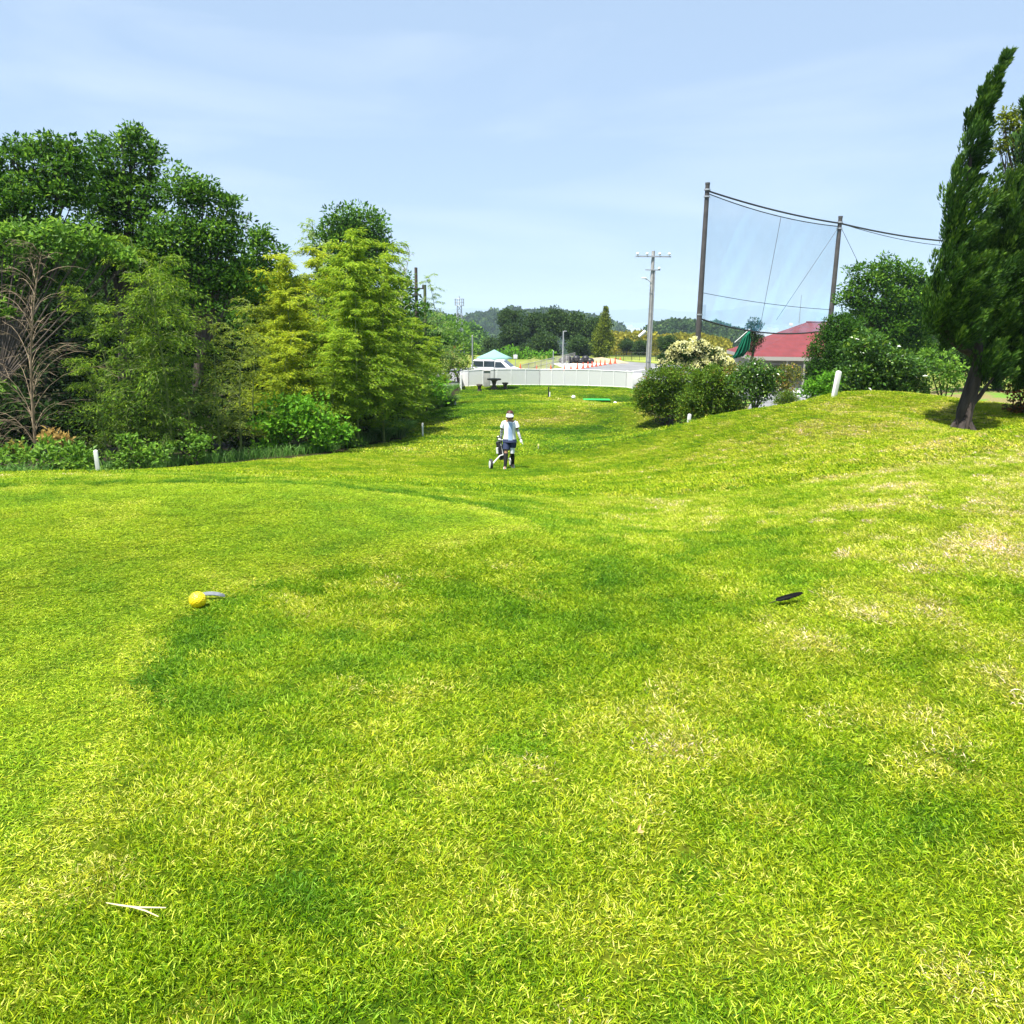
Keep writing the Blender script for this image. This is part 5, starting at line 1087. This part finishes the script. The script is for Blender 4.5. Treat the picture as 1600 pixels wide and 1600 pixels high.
lab = ['low dark evergreen tree behind the white van','rounded dark evergreen tree in the wood above the van roof','dark evergreen crown at the left peak of the wood','broad dark evergreen in the middle of the wood','tall dark evergreen near the top of the wood','dark evergreen crown right of the wood summit','dark evergreen sloping down towards the golden cypress','lower dark evergreen behind the gravel yard','lower dark evergreen beside the lamp post','small dark tree at the left foot of the wood behind the van','small dark tree behind the parasol','highest evergreen crown of the wood on the skyline','small dark evergreen left of the grey post','dark evergreen directly behind the golden cypress']
def place_mid(pr, u, v, r, Y, label, group, nm=None, cat='tree'):
    if pr.name in used2:
        q = pr.copy(); COL.objects.link(q)
        for ch in list(pr.children): c = ch.copy(); COL.objects.link(c); c.parent = q
    else: q = pr; used2.add(pr.name)
    m_ = r*pxm(Y)*1.25; q.location = at(u,v,Y); q.scale = (m_,m_*.9,m_); q.rotation_euler = (0,0,random.uniform(0,6.28)); tag(q, label, cat, group); return q
for i, (u, v, r, Y) in enumerate(mids): place_mid(mp_[i%3], u, v, r, Y, lab[i], gM)
for i, (u, v, r, Y, lb) in enumerate([(1000,545,14,150,'dark round tree behind the verge left of the utility pole'),(980,540,12,155,'small dark tree between the cypress and the utility pole'),(1043,538,15,140,'dark tree behind the verge right of the utility pole'),(1066,548,12,132,'dark bush left of the cream blossom shrub'),(1035,560,9,105,'light bush on the verge right of the utility pole')]): place_mid(mp_[i%3], u, v, r, Y, lb, None)
plant('cypress','golden green conical cypress standing alone at the back of the car park','tree',944,126,[(946.5,482,2),(946.5,486,3.5),(946,491,5),(945.5,498,7),(944.5,506,9),(943,516,11),(941,527,13),(940,540,14.5),(940,550,13),(950,535,9)],L_CYP,.26,.4,1.3,1.8,.15,zf=ZL,flatz=1.2)
plant('shrub','vine covered green shrub behind the white van and parasol','shrub',795,124,[(760,570,10),(785,556,11),(800,552,12),(820,556,11),(840,557,10),(860,557,9),(775,568,10)],L_LIME,.35,.7,1,1.2,.05,zf=ZL)
# yellow bamboo band, far woods (stuff on hills)
def hill(name, prof, Y, depth, mat_cols, zb):
    # prof: [(u,v)] crest; returns crest function and mesh
    us = np.array([p[0] for p in prof], float); vs_ = np.array([p[1] for p in prof], float)
    n = 90; uu = np.linspace(us[0], us[-1], n); V = []; m_ = 14
    for u in uu:
        c = at(u, float(np.interp(u, us, vs_)), Y)
        for j in range(m_+1):
            k = j/m_*2-1; h = max(0, 1-k*k)**.9
            V.append((c.x*(1+k*depth/Y*.5), Y+k*depth, zb+(c.z-zb)*h))
    F = [(i*(m_+1)+j,(i+1)*(m_+1)+j,(i+1)*(m_+1)+j+1,i*(m_+1)+j+1) for i in range(n-1) for j in range(m_)]
    mb = MB(); mb.add(V, F); o = mb.build(name, pbr(name+'_ground', mat_cols, .95, var=.4, scale=.02)); tag(o, kind='structure'); return uu, us, vs_
def forest(label, prof, Y, depth, zb, tr, n, mat, nm='forest', ls=.28, vshift=0):
    us = np.array([p[0] for p in prof], float); vs_ = np.array([p[1] for p in prof], float); P, A, Nn, c = [], [], [], []
    for _ in range(n):
        u = rng.uniform(us[0], us[-1]); k = -1+rng.random()*1.15; cz = at(u, float(np.interp(u, us, vs_)), Y); h = max(0,1-k*k)**.9
        r = tr*(.6+.8*rng.random()); ctr = np.array((cz.x*(1+k*depth/Y*.5), Y+k*depth, zb+(cz.z-zb)*h + r*.15)); 
        m_ = int(170*min(4,(.28/ls)**1.3)); e = rdir(m_); e[:,2] = np.abs(e[:,2])*1.0-.25; lump = 1+.25*np.sin(e[:,0]*7+_)*np.cos(e[:,1]*6); P.append(ctr+e*r*(lump*(.75+.3*rng.random(m_)))[:,None]); A.append(e+rdir(m_)*.8); Nn.append(e+rdir(m_)*.5); c.append(np.clip(.45+rng.normal()*.15+rng.normal(size=m_)*.18,0,1))
    P = np.concatenate(P); tag(leaves(nm, P, np.concatenate(A), np.concatenate(Nn), tr*ls*2, tr*ls*1.5, mat, None, np.concatenate(c)), label, 'forest', kind='stuff')
p1 = [(560,505),(660,493),(690,492),(705,497),(725,500),(745,494),(756,488),(770,489),(785,494),(795,485),(810,484),(825,487),(850,487),(880,491),(905,492),(935,499),(960,508),(972,522),(985,545)]
p1 = [(u, v+9) for u, v in p1]
hill('hills', p1, 950, 260, (.03,.05,.02), -118); forest('blue green wooded hill beyond the car park trees', p1, 950, 260, -118, 7.5, 650, L_FAR)
p2 = [(1000,545),(1015,522),(1035,513),(1050,509),(1075,510),(1095,512),(1120,515),(1145,523),(1165,532),(1200,540),(1260,560),(1330,570)]
hill('hills', p2, 480, 140, (.03,.05,.02), -80); forest('wooded hill behind the golf net and cream blossom shrub', p2, 480, 140, -80, 3.4, 900, L_FAR)
p3 = [(955,533),(985,531),(1010,532),(1040,536),(1065,533),(1090,534),(1110,538),(1130,542)]
forest('yellow flowering bamboo band beyond the railing', p3, 175, 16, -14, 1.3, 260, L_FARY, 'bamboo_thicket'); hill('bank_terrain', p3, 175, 16, (.1,.1,.02), -14)
p4 = [(450,520),(560,512),(640,505),(680,508),(710,512),(735,522),(750,540)]
forest('pale green wood on the slope behind the lattice mast', p4, 300, 50, -40, 3.2, 420, L_BROAD, 'forest', .17); hill('hills', p4, 300, 50, (.03,.05,.02), -40)
p5 = [(1335,540),(1360,510),(1420,505),(1500,500),(1600,505),(1800,500)]
forest('dense dark wood beyond the right hand trees', p5, 130, 25, -12, 3.0, 240, L_FAR, 'forest', .10); hill('hills', p5, 130, 25, (.03,.05,.02), -12)
p6 = [(-400,430),(-200,420),(0,440),(200,450),(400,470),(520,500),(600,530)]
forest('shaded wood deep behind the big trees at left', p6, 90, 22, -12, 3.0, 420, L_DARK, 'forest', .10); hill('hills', p6, 90, 22, (.03,.05,.02), -12)

# far plain, bay, mountains
def sheet(name, y0, y1, z, mat, hw=1.1):
    MB().add([(-y0*hw,y0,z),(y0*hw,y0,z),(y1*hw,y1,z),(-y1*hw,y1,z)],[(0,1,2,3)]).build(name, mat, smooth=False)
    tag(bpy.data.objects[name], kind='structure')
sheet('plain', 600, 13500, -120.5, pbr('plain_land', (.12,.14,.10), .9, col2=(.32,.32,.30), scale=.006))
sheet('bay', 7600, 11200, -120.0, pbr('bay_water', (.20,.30,.38), .25))
def ridge(name, Y, prof, zb, col):
    V = []; 
    for i, (u, v) in enumerate(prof): c = at(u,v,Y); V += [(c.x*.97,Y-500,zb),(c.x,Y,c.z),(c.x*1.03,Y+700,zb)]
    F = [(i*3+j,(i+1)*3+j,(i+1)*3+j+1,i*3+j+1) for i in range(len(prof)-1) for j in range(2)]
    tag(MB().add(V,F).build(name, pbr(name, col, .9, var=.3, scale=.002)), kind='structure')
pr = [(u, v+2.2*math.sin(u*.03)+1.3*math.sin(u*.083+1)+.6*math.sin(u*.21)) for u, v in [(x, float(np.interp(x,[-200,600,700,960,1010,1100,1170,1230,1300,1500,1800],[478,480,482,486,484,485,479,484,488,484,480]))) for x in range(-200,1800,12)]]
ridge('mountains', 12500, pr, -121, (.06,.09,.07))
M_CITY = pbr('city_wall', (.62,.62,.62), .8)
def town():
    n = 0; rs = random.Random(4)
    tw = thing('tower_block','tall slim blue grey tower block far away beside the net pole','tower',(at(1098,520,5200).x,5200,-120.5)); H = at(1098,476,5200).z+120.5
    MB().box((0,0,H/2),(17,17,H)).build('shaft', pbr('tower_glass',(.20,.26,.32),.4), tw, smooth=False); MB().box((0,0,H+3),(11,11,6)).build('roof_block', M_CITY, tw, smooth=False)
    vv = []
    for i in range(46):
        u = rs.choice([rs.uniform(962,1006), rs.uniform(1120,1215), rs.uniform(1100,1240)]); Y = rs.uniform(3800,7000); x = at(u,510,Y).x; w_ = rs.uniform(15,55); h = rs.uniform(10,34)
        o = thing('city_building','small pale building in the hazy town by the bay','building',(x,Y,-120.5),0,'far buildings of the town by the bay')
        MB().box((0,0,h/2),(w_,20,h)).build('block', M_CITY, o, smooth=False); MB().box((w_*.2,0,h+1.5),(w_*.3,8,3)).build('roof_hut', M_CITY, o, smooth=False)
town()

# haze ------------------------------------------------------------------------
m, nt, N, L = newmat('haze_air'); o = N.new('ShaderNodeOutputMaterial'); v = N.new('ShaderNodeVolumePrincipled'); L.new(v.outputs[0], o.inputs['Volume'])
v.inputs['Color'].default_value = (.66,.84,1.0,1); v.inputs['Density'].default_value = 1.7e-4; v.inputs['Anisotropy'].default_value = 0
hz = MB().box((0,7000,15),(34000,14300,275)).build('haze', m, smooth=False); tag(hz, 'pale blue haze filling the air to the far mountains', 'haze', kind='stuff')
print('meshes done')
